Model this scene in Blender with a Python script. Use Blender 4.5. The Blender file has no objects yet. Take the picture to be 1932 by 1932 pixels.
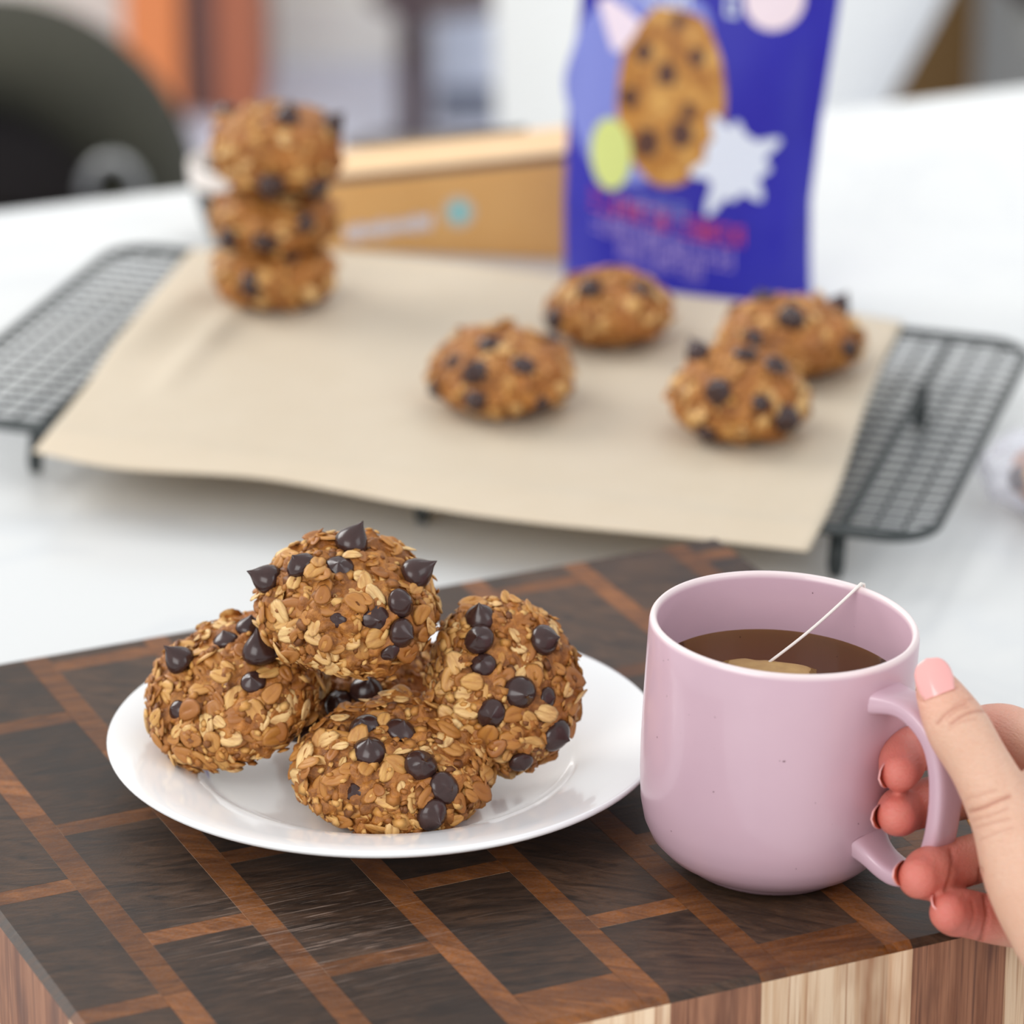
import bpy, bmesh, math, random
import numpy as np
from mathutils import Vector, Matrix, noise, Quaternion
from mathutils.bvhtree import BVHTree

SC = bpy.context.scene
COL = SC.collection
T = 0.75                      # height of the table top above the floor
HC = 0.667                    # camera height above the table top
F = 7600.0                    # focal length in pixels of the 1932 px frame
TH = math.radians(21.5)       # camera pitch (down)
HB = 0.042                    # thickness of the cutting board

# ------------------------------------------------------------------ camera
cd = bpy.data.cameras.new('camera'); cam = bpy.data.objects.new('camera', cd); COL.objects.link(cam)
cam.location = (0, 0, T + HC)
cam.rotation_euler = (math.pi / 2 - TH, 0, 0)
cd.sensor_width = 36; cd.lens = 36 * F / 1932
cd.clip_start = 0.05; cd.clip_end = 60
cd.dof.use_dof = True; cd.dof.focus_distance = 1.385; cd.dof.aperture_fstop = 7.2
SC.camera = cam
# ------------------------------------------------------------------ light
SC.view_settings.view_transform = 'Standard'; SC.view_settings.look = 'None'
SC.view_settings.gamma = 1; SC.view_settings.use_curve_mapping = False
SC.view_settings.exposure = 0.0
SC.cycles.use_denoising = True
SC.cycles.max_bounces = 8; SC.cycles.transparent_max_bounces = 16
SC.cycles.caustics_reflective = False; SC.cycles.caustics_refractive = False
SC.cycles.sample_clamp_indirect = 6
w = bpy.data.worlds.new('world'); SC.world = w; w.use_nodes = True
w.node_tree.nodes['Background'].inputs[0].default_value = (0.93, 0.96, 1.0, 1)
w.node_tree.nodes['Background'].inputs[1].default_value = 0.84


def area(name, loc, target, sx, sy, power, col):
    l = bpy.data.lights.new(name, 'AREA'); l.shape = 'RECTANGLE'; l.size = sx; l.size_y = sy
    l.energy = power; l.color = col
    o = bpy.data.objects.new(name, l); COL.objects.link(o); o.location = loc
    o.rotation_euler = (Vector(target) - Vector(loc)).to_track_quat('-Z', 'Y').to_euler()
    return o


area('window_light_left', (-2.1, 3.1, 2.35), (0, 1.5, T), 1.7, 1.5, 56, (1.0, 0.985, 0.96))
area('wall_fill_light', (0.7, 3.0, 2.4), (-0.2, 5.2, 0.1), 1.0, 0.8, 30, (0.97, 0.98, 1.0))  # added fill lamp, out of view, aimed at the back wall to brighten it
area('window_light_front', (-1.5, -0.7, 2.15), (0.0, 1.5, T), 1.8, 1.5, 36, (1.0, 0.99, 0.975))
area('window_light_right', (1.9, 0.1, 2.3), (0.1, 1.5, T), 1.3, 1.5, 12, (0.95, 0.97, 1.0))


# ------------------------------------------------------------------ helpers
def S(r, g, b):
    f = lambda c: c / 12.92 if c <= 0.04045 else ((c + 0.055) / 1.055) ** 2.4
    return (f(r / 255), f(g / 255), f(b / 255), 1)


CAM = Vector(cam.location)
FW = Vector((0, math.cos(TH), -math.sin(TH))); UPV = Vector((0, math.sin(TH), math.cos(TH))); RT = Vector((1, 0, 0))


def ray(px, py):
    return RT * ((px - 966) / F) - UPV * ((py - 966) / F) + FW


def P(px, py, h=0.0):
    """point seen at pixel px,py on the level h above the table top"""
    d = ray(px, py); t = (T + h - CAM.z) / d.z
    return CAM + d * t


def PD(px, py, z):
    return CAM + ray(px, py) * z


def PY(px, py, y):
    d = ray(px, py); return CAM + d * (y / d.y)


def depth(p):
    return (Vector(p) - CAM).dot(FW)


def pix(co):
    d = np.asarray(co) - np.array(CAM)
    z = d @ np.array(FW)
    return 966 + F * (d @ np.array(RT)) / z, 966 - F * (d @ np.array(UPV)) / z, z


class MB:
    def __init__(s):
        s.v = []; s.f = []; s.m = []

    def add(s, v, f, mi=0):
        n = len(s.v); s.v += [tuple(p) for p in v]; s.f += [tuple(i + n for i in q) for q in f]; s.m += [mi] * len(f)
        return s

    def box(s, x0, x1, y0, y1, z0, z1, mi=0, M=None):
        v = [Vector((x, y, z)) for z in (z0, z1) for y in (y0, y1) for x in (x0, x1)]
        if M: v = [M @ p for p in v]
        return s.add(v, [(0, 2, 3, 1), (4, 5, 7, 6), (0, 1, 5, 4), (2, 6, 7, 3), (0, 4, 6, 2), (1, 3, 7, 5)], mi)

    def lathe(s, prof, n=48, mi=0, M=None, cx=0, cy=0):
        v = []; f = []
        for (r, z) in prof:
            for k in range(n):
                a = 2 * math.pi * k / n
                p = Vector((cx + r * math.cos(a), cy + r * math.sin(a), z)); v.append(M @ p if M else p)
        for i in range(len(prof) - 1):
            for k in range(n):
                k2 = (k + 1) % n
                f.append((i * n + k, i * n + k2, (i + 1) * n + k2, (i + 1) * n + k))
        if prof[0][0] > 1e-5: f.append(tuple(range(n - 1, -1, -1)))
        if prof[-1][0] > 1e-5: f.append(tuple(range((len(prof) - 1) * n, len(prof) * n)))
        return s.add(v, f, mi)

    def tube(s, pts, rad, n=12, mi=0, closed=False, caps=True):
        pts = [Vector(p) for p in pts]; N = len(pts)
        rad = rad if isinstance(rad, (list, tuple)) else [rad] * N
        tg = []
        for i in range(N):
            a = pts[(i - 1) % N] if closed or i > 0 else pts[i]
            b = pts[(i + 1) % N] if closed or i < N - 1 else pts[i]
            tg.append((b - a).normalized())
        ref = tg[0].orthogonal().normalized()
        if closed and abs(tg[0].z) < .5: ref = Vector((0, 0, 1))
        v = []; f = []
        for i in range(N):
            ref = (ref - tg[i] * ref.dot(tg[i])).normalized(); bi = tg[i].cross(ref)
            for k in range(n):
                a = 2 * math.pi * k / n
                v.append(pts[i] + (ref * math.cos(a) + bi * math.sin(a)) * rad[i])
        for i in range(N if closed else N - 1):
            j = (i + 1) % N
            for k in range(n):
                k2 = (k + 1) % n
                f.append((i * n + k, i * n + k2, j * n + k2, j * n + k))
        if not closed and caps:
            f.append(tuple(range(n - 1, -1, -1))); f.append(tuple(range((N - 1) * n, N * n)))
        return s.add(v, f, mi)

    def mesh(s, name, mats, smooth=True, fixn=True):
        me = bpy.data.meshes.new(name); me.from_pydata(s.v, [], s.f)
        for m in (mats if isinstance(mats, (list, tuple)) else [mats]): me.materials.append(m)
        me.polygons.foreach_set('material_index', s.m)
        if fixn:
            bm = bmesh.new(); bm.from_mesh(me); bmesh.ops.recalc_face_normals(bm, faces=bm.faces); bm.to_mesh(me); bm.free()
        if smooth: smooth_mesh(me, smooth if not isinstance(smooth, bool) else 40)
        return me

    def obj(s, name, mats, parent=None, smooth=True, loc=None, fixn=True):
        return ob(name, s.mesh(name, mats, smooth, fixn), parent, loc)


def smooth_mesh(me, ang=40):
    me.polygons.foreach_set('use_smooth', [True] * len(me.polygons))
    if ang < 180:
        bm = bmesh.new(); bm.from_mesh(me); lim = math.radians(ang)
        for e in bm.edges:
            if len(e.link_faces) == 2 and e.calc_face_angle(0) > lim: e.smooth = False
        bm.to_mesh(me); bm.free()


def ob(name, data, parent=None, loc=None, M=None):
    o = bpy.data.objects.new(name, data); COL.objects.link(o)
    if parent: o.parent = parent
    if loc is not None: o.location = loc
    if M is not None: o.matrix_local = M
    return o


def tag(o, label=None, cat=None, group=None, kind=None):
    if label: o['label'] = label
    if cat: o['category'] = cat
    if group: o['group'] = group
    if kind: o['kind'] = kind
    return o


def bevel(o, wd, seg=2, ang=30):
    m = o.modifiers.new('bevel', 'BEVEL'); m.width = wd; m.segments = seg; m.limit_method = 'ANGLE'; m.angle_limit = math.radians(ang)
    return o


# ------------------------------------------------------------------ materials
class Mat:
    def __init__(s, name, base=(0.8, 0.8, 0.8, 1), rough=0.5, **kw):
        s.m = bpy.data.materials.new(name); s.m.use_nodes = True
        s.nt = s.m.node_tree; s.b = s.nt.nodes['Principled BSDF']; s.out = s.nt.nodes['Material Output']
        s.b.inputs['Base Color'].default_value = base; s.b.inputs['Roughness'].default_value = rough
        for k, v in kw.items(): s.b.inputs[k.replace('_', ' ')].default_value = v

    def n(s, t, **kw):
        nd = s.nt.nodes.new(t)
        for k, v in kw.items(): setattr(nd, k, v)
        return nd

    def l(s, a, b): s.nt.links.new(a, b)

    def coord(s, kind='Object', scale=(1, 1, 1), rot=(0, 0, 0)):
        tc = s.n('ShaderNodeTexCoord'); mp = s.n('ShaderNodeMapping')
        mp.inputs['Scale'].default_value = scale; mp.inputs['Rotation'].default_value = rot
        s.l(tc.outputs[kind], mp.inputs['Vector']); return mp.outputs[0]

    def noise(s, vec, scale, detail=3, rough=0.6, dist=0):
        nd = s.n('ShaderNodeTexNoise'); nd.inputs['Scale'].default_value = scale; nd.inputs['Detail'].default_value = detail
        nd.inputs['Roughness'].default_value = rough; nd.inputs['Distortion'].default_value = dist
        if vec is not None: s.l(vec, nd.inputs['Vector'])
        return nd.outputs['Fac']

    def ramp(s, fac, stops):
        r = s.n('ShaderNodeValToRGB'); e = r.color_ramp.elements
        while len(e) < len(stops): e.new(0.5)
        for i, (p, c) in enumerate(stops):
            e[i].position = p; e[i].color = c if isinstance(c, (tuple, list)) else (c, c, c, 1)
        s.l(fac, r.inputs[0]); return r.outputs[0]

    def mix(s, fac, a, b, blend='MIX'):
        m = s.n('ShaderNodeMix', data_type='RGBA', blend_type=blend)
        for sock, v in ((m.inputs[0], fac), (m.inputs[6], a), (m.inputs[7], b)):
            if isinstance(v, (tuple, list, float, int)): sock.default_value = v
            else: s.l(v, sock)
        return m.outputs[2]

    def math(s, op, a, b=0.0):
        m = s.n('ShaderNodeMath', operation=op)
        for sock, v in ((m.inputs[0], a), (m.inputs[1], b)):
            if isinstance(v, (float, int)): sock.default_value = v
            else: s.l(v, sock)
        return m.outputs[0]

    def rand(s): return s.n('ShaderNodeObjectInfo').outputs['Random']

    def color(s, c): s.l(c, s.b.inputs['Base Color']); return s

    def bump(s, h, strength=0.3, dist=0.001):
        b = s.n('ShaderNodeBump'); b.inputs['Strength'].default_value = strength; b.inputs['Distance'].default_value = dist
        s.l(h, b.inputs['Height']); s.l(b.outputs[0], s.b.inputs['Normal']); return s


def plain(name, c, rough=0.5, **kw): return Mat(name, c, rough, **kw).m


def mat_quartz():
    m = Mat('white_quartz', rough=0.22)
    v = m.coord('Object')
    a = m.noise(v, 3.0, 4, 0.6, 1.5)
    vein = m.ramp(a, [(0.46, 0.0), (0.5, 1.0), (0.54, 0.0)])
    fac = m.math('MULTIPLY', vein, m.math('MULTIPLY', m.noise(v, 5, 2), 0.35))
    return m.color(m.mix(fac, S(213, 214, 213), S(182, 188, 196))).m


def mat_wood_top(name, c1, c2, c3):
    m = Mat(name, rough=0.42)
    m.b.inputs['Specular IOR Level'].default_value = 0.32
    v = m.coord('Object')
    rnd = m.rand()
    rot = m.n('ShaderNodeVectorRotate', rotation_type='Z_AXIS')
    m.l(v, rot.inputs['Vector']); m.l(m.math('MULTIPLY', rnd, 0.9), rot.inputs['Angle'])
    mp = m.n('ShaderNodeMapping'); mp.inputs['Scale'].default_value = (26, 130, 20); m.l(rot.outputs[0], mp.inputs['Vector'])
    grain = m.noise(mp.outputs[0], 1.6, 5, 0.65, 1.2)
    pores = m.noise(v, 900, 2, 0.5)
    blot = m.noise(v, 32, 3, 0.6, 0.6)
    col = m.mix(m.ramp(grain, [(0.34, 0.0), (0.66, 1.0)]), c1, c2)
    col = m.mix(m.math('MULTIPLY', m.ramp(blot, [(0.38, 0.0), (0.72, 1.0)]), 0.65), col, c3)
    hs = m.n('ShaderNodeHueSaturation'); m.l(col, hs.inputs['Color'])
    m.l(m.math('ADD', m.math('MULTIPLY', rnd, 0.6), 0.68), hs.inputs['Value'])
    m.l(m.math('ADD', m.math('MULTIPLY', pores, 0.5), 0.75), hs.inputs['Saturation'])
    col = hs.outputs[0]
    # knife scratches: fine pale lines in one worn patch
    def scr(rotz, sc, th):
        q = m.coord('Object', scale=(26, sc, 1), rot=(0, 0, rotz)); nz = m.noise(q, 1.0, 3, 0.7, 0.5)
        return m.ramp(nz, [(th, 0.0), (th + 0.05, 1.0)])
    sA = m.math('MAXIMUM', scr(-0.25, 1500, 0.62), m.math('MAXIMUM', scr(0.35, 1300, 0.63), scr(-0.9, 1400, 0.63)))
    d = m.n('ShaderNodeVectorMath', operation='DISTANCE'); m.l(m.n('ShaderNodeTexCoord').outputs['Object'], d.inputs[0])
    d.inputs[1].default_value = (0.288, 0.262, HB)
    mask = m.ramp(m.math('MULTIPLY', d.outputs['Value'], 10.0), [(0.0, 0.85), (0.22, 0.5), (0.5, 0.12), (0.8, 0.04)])
    fac = m.math('MULTIPLY', sA, mask)
    col = m.mix(fac, col, S(190, 165, 148))
    m.color(col)
    m.l(m.math('ADD', m.math('MULTIPLY', grain, 0.25), 0.36), m.b.inputs['Roughness'])
    m.bump(m.math('ADD', grain, m.math('MULTIPLY', pores, 0.6)), 0.18, 0.0006)
    return m.m


def mat_wood_side(name, c1, c2, c3, sc=(260, 260, 8), rough=0.6):
    m = Mat(name, rough=rough)
    v = m.coord('Object', scale=sc)
    g = m.noise(v, 1.0, 4, 0.7, 0.4); g2 = m.noise(m.coord('Object', scale=(60, 60, 14)), 1.0, 3, 0.6)
    col = m.mix(m.ramp(g, [(0.36, 0.0), (0.6, 1.0)]), c1, c2)
    col = m.mix(m.ramp(g2, [(0.48, 0.0), (0.66, 0.8)]), col, c3)
    g3 = m.noise(m.coord('Object', scale=(700, 700, 12)), 1.0, 2, 0.6)
    col = m.mix(m.ramp(g3, [(0.56, 0.0), (0.68, 0.75)]), col, c3)
    hs = m.n('ShaderNodeHueSaturation'); m.l(col, hs.inputs['Color'])
    m.l(m.math('ADD', m.math('MULTIPLY', m.rand(), 0.3), 0.85), hs.inputs['Value'])
    m.color(hs.outputs[0]); m.bump(g, 0.25, 0.0006)
    return m.m


def mat_cookie(name='baked_oat_dough', k=1.0):
    m = Mat(name, rough=0.55)
    v = m.coord('Object')
    a = m.noise(v, 120, 4, 0.7, 0.4); b = m.noise(v, 420, 3, 0.65); c = m.noise(v, 45, 2)
    col = m.ramp(a, [(0.28, S(96, 54, 18)), (0.45, S(158, 98, 38)), (0.6, S(188, 124, 54)), (0.76, S(214, 156, 84))])
    col = m.mix(m.ramp(b, [(0.35, 0.55), (0.6, 0.0)]), col, S(98, 52, 20))
    col = m.mix(m.ramp(c, [(0.45, 0.0), (0.75, 0.4)]), col, S(196, 120, 52))
    m.color(col); m.bump(m.math('ADD', b, a), 0.6, 0.0012)
    m.b.inputs['Specular IOR Level'].default_value = 0.45
    return m.m


def mat_oat():
    m = Mat('toasted_oat', rough=0.5)
    v = m.coord('Object'); r = m.rand()
    base = m.ramp(r, [(0.0, S(156, 96, 38)), (0.4, S(186, 126, 56)), (0.7, S(214, 164, 92)), (1.0, S(236, 200, 138))])
    st = m.noise(m.coord('Object', scale=(180, 900, 300)), 1.0, 3, 0.6)
    col = m.mix(m.ramp(st, [(0.35, 0.6), (0.6, 0.0)]), base, S(160, 98, 44))
    m.color(col); m.bump(st, 0.35, 0.0004); return m.m


def mat_crumb():
    m = Mat('oat_crumb', rough=0.55)
    g = m.n('ShaderNodeNewGeometry').outputs['Random Per Island']
    col = m.ramp(g, [(0.0, S(112, 64, 24)), (0.35, S(168, 106, 44)), (0.7, S(200, 140, 66)), (1.0, S(222, 174, 104))])
    return m.color(col).m


def mat_chip():
    m = Mat('dark_chocolate', S(52, 32, 29), 0.3)
    v = m.coord('Object'); a = m.noise(v, 300, 3)
    m.color(m.mix(a, S(44, 26, 23), S(70, 46, 42)))
    m.l(m.math('ADD', m.math('MULTIPLY', a, 0.22), 0.1), m.b.inputs['Roughness'])
    return m.m


def mat_pink():
    m = Mat('pink_glaze', rough=0.3, Coat_Weight=0.35, Coat_Roughness=0.08)
    v = m.coord('Object')
    a = m.noise(v, 28, 3); sp = m.noise(v, 420, 1, 0.4)
    col = m.mix(a, S(200, 166, 179), S(210, 177, 188))
    col = m.mix(m.ramp(sp, [(0.795, 0.0), (0.81, 0.85)]), col, S(96, 60, 66))
    sx = m.n('ShaderNodeSeparateXYZ'); m.l(v, sx.inputs[0])
    col = m.mix(m.ramp(m.math('MULTIPLY', sx.outputs[2], 10.0), [(0.872, 0.0), (0.889, 0.8)]), col, S(246, 230, 226))
    m.color(col); m.bump(m.noise(v, 800, 2), 0.05, 0.0004); return m.m


def mat_clear(name, tint=(1, 1, 1, 1), gloss=0.06, ior=1.45):
    """thin clear glass or plastic: see-through with a fresnel reflection"""
    m = Mat(name)
    tr = m.n('ShaderNodeBsdfTransparent'); tr.inputs[0].default_value = tint
    gl = m.n('ShaderNodeBsdfGlossy'); gl.inputs['Roughness'].default_value = gloss
    fr = m.n('ShaderNodeFresnel'); fr.inputs[0].default_value = ior
    mx = m.n('ShaderNodeMixShader'); m.l(fr.outputs[0], mx.inputs[0]); m.l(tr.outputs[0], mx.inputs[1]); m.l(gl.outputs[0], mx.inputs[2])
    m.nt.nodes.remove(m.b); m.l(mx.outputs[0], m.out.inputs['Surface']); return m


def mat_plastic():
    m = Mat('clear_plastic'); tr = m.n('ShaderNodeBsdfTransparent'); tr.inputs[0].default_value = (0.97, 0.97, 0.99, 1)
    m.b.inputs['Base Color'].default_value = S(232, 232, 240); m.b.inputs['Roughness'].default_value = 0.25
    lw = m.n('ShaderNodeLayerWeight'); lw.inputs[0].default_value = 0.35
    mx = m.n('ShaderNodeMixShader'); m.l(m.math('ADD', m.math('MULTIPLY', lw.outputs['Facing'], 0.5), 0.12), mx.inputs[0]); m.l(tr.outputs[0], mx.inputs[1]); m.l(m.b.outputs[0], mx.inputs[2])
    m.l(mx.outputs[0], m.out.inputs['Surface']); return m.m


def mat_tea():
    m = mat_clear('brewed_tea', (0.97, 0.87, 0.64, 1), 0.02, 1.25)
    ab = m.n('ShaderNodeVolumeAbsorption'); ab.inputs['Color'].default_value = S(206, 112, 24); ab.inputs['Density'].default_value = 8
    m.l(ab.outputs[0], m.out.inputs['Volume']); return m.m


def mat_skin():
    m = Mat('skin', rough=0.42, Subsurface_Weight=0.25, Subsurface_Scale=0.004)
    m.b.inputs['Subsurface Radius'].default_value = (1.0, 0.35, 0.2)
    at = m.n('ShaderNodeAttribute', attribute_name='flush')
    v = m.coord('Object')
    n1 = m.noise(v, 90, 3); n2 = m.noise(v, 900, 3, 0.6)
    vor = m.n('ShaderNodeTexVoronoi', feature='DISTANCE_TO_EDGE'); vor.inputs['Scale'].default_value = 1100; m.l(v, vor.inputs['Vector'])
    col = m.mix(n1, S(219, 171, 143), S(228, 188, 163))
    col = m.mix(at.outputs['Fac'], col, S(214, 112, 100))
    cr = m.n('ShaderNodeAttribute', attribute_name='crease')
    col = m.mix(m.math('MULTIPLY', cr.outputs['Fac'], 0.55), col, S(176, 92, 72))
    n4 = m.noise(m.coord('Object', scale=(500, 260, 1500), rot=(0.3, 0.6, 0.2)), 1.0, 3, 0.65)
    m.color(m.mix(m.math('MULTIPLY', m.ramp(n4, [(0.45, 0.0), (0.7, 1.0)]), 0.22), col, S(200, 140, 112))); m.bump(m.math('ADD', m.math('MULTIPLY', n2, 0.6), m.math('ADD', m.math('MULTIPLY', n4, 1.6), vor.outputs[0])), 0.45, 0.0007); return m.m


M_quartz = mat_quartz()
M_dark_top = mat_wood_top('walnut_end_grain', S(42, 30, 22), S(88, 64, 47), S(44, 36, 31))
M_lite_top = mat_wood_top('pale_strip_end_grain', S(92, 54, 26), S(140, 88, 48), S(80, 48, 30))
M_dark_side = mat_wood_side('walnut_long_grain', S(122, 78, 56), S(162, 114, 86), S(92, 58, 46))
M_lite_side = mat_wood_side('pale_long_grain', S(210, 174, 138), S(234, 208, 176), S(160, 108, 72))
M_cookie = mat_cookie(); M_oat = mat_oat(); M_crumb = mat_crumb(); M_chip = mat_chip()
M_pink = mat_pink(); M_tea = mat_tea(); M_skin = mat_skin()
M_glass = mat_clear('clear_glass', (0.96, 0.97, 0.96, 1)).m
M_plate = plain('white_porcelain', S(243, 243, 242), 0.16, Coat_Weight=0.4, Coat_Roughness=0.05)
M_wire = plain('black_wire', S(50, 56, 56), 0.4)
M_nail = plain('pink_nail_polish', S(238, 170, 164), 0.18, Coat_Weight=0.6)
M_nail2 = plain('coral_nail_underside', S(226, 128, 98), 0.25, Coat_Weight=0.4)

# ------------------------------------------------------------------ room
fl = MB().box(-6, 6, -3, 7, -0.05, 0)
mf = Mat('pale_floor', rough=0.5); mf.color(mf.mix(mf.noise(mf.coord('Object'), 1.6, 3), S(208, 212, 230), S(226, 229, 240)))
tag(fl.obj('floor', mf.m, smooth=False), kind='structure')
wl = MB().box(-6, 6, 5.25, 5.35, 0, 2.7)
mw = Mat('pale_wall', rough=0.8); mw.color(mw.mix(mw.noise(mw.coord('Object'), 4, 2), S(226, 225, 216), S(236, 234, 226)))
tag(wl.obj('wall_back', mw.m, smooth=False), kind='structure')
bb = MB().box(-6, 6, 5.235, 5.25, 0, 0.09)
tag(bevel(bb.obj('baseboard_back', plain('white_trim', S(238, 236, 228), 0.5), smooth=False), 0.004), kind='structure')

# ------------------------------------------------------------------ table
tl = P(0, 395, 0); tr = P(1932, 160, 0); td = (tr - tl).normalized(); tn = Vector((td.y, -td.x, 0))
tang = math.atan2(td.y, td.x)
tb = tag(ob('table', None, None, (tl.x, tl.y, 0)), 'long white quartz topped table holding the board, plate and cookies', 'table')
tb.rotation_euler = (0, 0, tang)
top = MB().box(-1.1, 1.5, -1.75, 0, T - 0.04, T).obj('table_top', M_quartz, tb, False); bevel(top, 0.004, 3)
for x in (-1.0, 1.4):
    for y in (-1.65, -0.14):
        bevel(MB().box(x - 0.035, x + 0.035, y - 0.035, y + 0.035, 0, T - 0.04).obj('leg', plain('white_leg', S(225, 225, 225), 0.5), tb, False), 0.004)

# ------------------------------------------------------------------ cutting board
BYAW = math.radians(24.8)
bc = P(1355, 1010, HB)
board = tag(ob('cutting_board', None, None, (bc.x, bc.y, T)), 'thick end grain cutting board of dark walnut blocks and paler strips', 'cutting board')
# local x runs along the far edge to the left, local y towards the viewer
EB = Vector((-math.cos(BYAW), -math.sin(BYAW), 0)); EA = Vector((math.sin(BYAW), -math.cos(BYAW), 0))
board.matrix_world = Matrix(((EB.x, EA.x, 0, bc.x), (EB.y, EA.y, 0, bc.y), (0, 0, 1, T), (0, 0, 0, 1)))
LB, LA = 0.381, 0.351
rng = random.Random(5)


def block(x0, x1, y0, y1, dark, light_side=None):
    g = 0.00002; c = 0.00003; h = HB + rng.uniform(-0.00002, 0.00002)
    ex = [x0 < 0.001, x1 > LB - 0.001, y0 < 0.001, y1 > LA - 0.001]
    ch = [0.0026 if e else c for e in ex]
    x0 += g; x1 -= g; y0 += g; y1 -= g
    cs = max(ch)
    b = [(x0, y0), (x1, y0), (x1, y1), (x0, y1)]
    t = [(x0 + ch[0], y0 + ch[2]), (x1 - ch[1], y0 + ch[2]), (x1 - ch[1], y1 - ch[3]), (x0 + ch[0], y1 - ch[3])]
    v = [(x, y, 0) for x, y in b] + [(x, y, h - cs * 0.9) for x, y in b] + [(x, y, h) for x, y in t]
    f = [(3, 2, 1, 0)]; mi = [1]
    for k in range(4):
        j = (k + 1) % 4
        f += [(k, j, 4 + j, 4 + k), (4 + k, 4 + j, 8 + j, 8 + k)]; mi += [1, 0]
    f.append((8, 9, 10, 11)); mi.append(0)
    mb = MB(); mb.v = v; mb.f = f; mb.m = mi
    o = mb.obj('wood_block', [M_dark_top if dark else M_lite_top, M_dark_side if dark else M_lite_side], board, False)
    return o


strips = [0.0225, 0.0685, 0.1145, 0.162, 0.205, 0.251, 0.300, 0.345]
sw = 0.0095
edges = [0.0] + [q for s_ in strips for q in (s_ - sw / 2, s_ + sw / 2)] + [LB]
crossrow = [0.019, 0.064, 0.019, 0.062, 0.020, 0.060, 0.014, 0.060, 0.011]   # first cross strip of each row
for i in range(len(edges) - 1):
    x0, x1 = edges[i], edges[i + 1]
    if i % 2:                                      # a long pale strip, made of shorter sticks
        y = 0.0; k = rng.uniform(0.05, 0.16)
        while y < LA - 1e-6:
            y2 = min(LA, y + k)
            if LA - y2 < 0.03: y2 = LA
            block(x0, x1, y, y2, False); y = y2; k = rng.uniform(0.11, 0.19)
    else:
        row = i // 2; y = 0.0; c = crossrow[row]
        if c > 0.085: c -= 0.091
        while y < LA - 1e-6:
            a = min(LA, max(y, c - sw / 2)); b_ = min(LA, c + sw / 2)
            if a - y > 0.004: block(x0, x1, y, a, True)
            if b_ > a:
                if LA - b_ < 0.015: b_ = LA
                block(x0, x1, a, b_, False)
            y = max(b_, a); c += 0.091

# ------------------------------------------------------------------ plate
pc = P(727, 1388, HB + 0.018)
PR = 0.1
prof = [(0, 0.004), (0.03, 0.004), (0.052, 0.0042), (0.0535, 0.0005), (0.056, 0.0), (0.0578, 0.0012), (0.064, 0.0058), (0.075, 0.0112), (0.09, 0.0152), (0.0985, 0.0176),
        (0.0998, 0.0186), (0.1, 0.0194), (0.0994, 0.0202), (0.098, 0.0203), (0.089, 0.0182), (0.077, 0.0152), (0.0715, 0.0136), (0.0690, 0.0124), (0.0672, 0.0106), (0.064, 0.0085), (0.059, 0.0074), (0.05, 0.007), (0, 0.007)]
plate = MB().lathe(prof, 128).obj('plate', M_plate, None, 60, (pc.x, pc.y, T + HB))
tag(plate, 'round white rimmed plate on the wooden board, piled with cookies', 'plate')

# ------------------------------------------------------------------ cookies
_ico = {}
BB = []


def ico(n):
    if n not in _ico:
        bm = bmesh.new(); bmesh.ops.create_icosphere(bm, subdivisions=n, radius=1)
        v = np.array([p.co[:] for p in bm.verts]); f = [[q.index for q in p.verts] for p in bm.faces]; bm.free()
        _ico[n] = (v, f)
    return _ico[n]


def oat_mesh(seed):
    r = random.Random(seed); a = 0.0037 * r.uniform(0.9, 1.1); b = 0.0025 * r.uniform(0.88, 1.12); n = 12; bend = r.uniform(-0.16, 0.22)
    v = []; f = []
    def pt(rr, k, up):
        an = 2 * math.pi * k / n; w_ = 1 + 0.08 * math.sin(3 * an + seed)
        x = a * rr * math.cos(an) * w_; y = b * rr * math.sin(an) * w_
        z = bend * (x * x) / a + (0.00075 if up else -0.00045) * (1 - rr ** 4)
        if up: z -= 0.00055 * math.exp(-(y / (0.2 * b)) ** 2) * (1 - rr * rr)
        return (x, y, z)
    v.append(pt(0, 0, True))
    rr_ = (0.22, 0.5, 0.8, 1.0)
    for rr in rr_:
        for k in range(n): v.append(pt(rr, k, True))
    bot = len(v); v.append((0, 0, -0.0005))
    for k in range(n): f.append((0, 1 + k, 1 + (k + 1) % n))
    for q in range(len(rr_) - 1):
        for k in range(n):
            k2 = (k + 1) % n; f.append((1 + q * n + k, 1 + (q + 1) * n + k, 1 + (q + 1) * n + k2, 1 + q * n + k2))
    q = (len(rr_) - 1) * n
    for k in range(n): f.append((1 + q + (k + 1) % n, 1 + q + k, bot))
    mb = MB().add(v, f); return mb.mesh('oat_flake', M_oat, 180, False)


OATS = [oat_mesh(s_) for s_ in range(7)]


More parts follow.
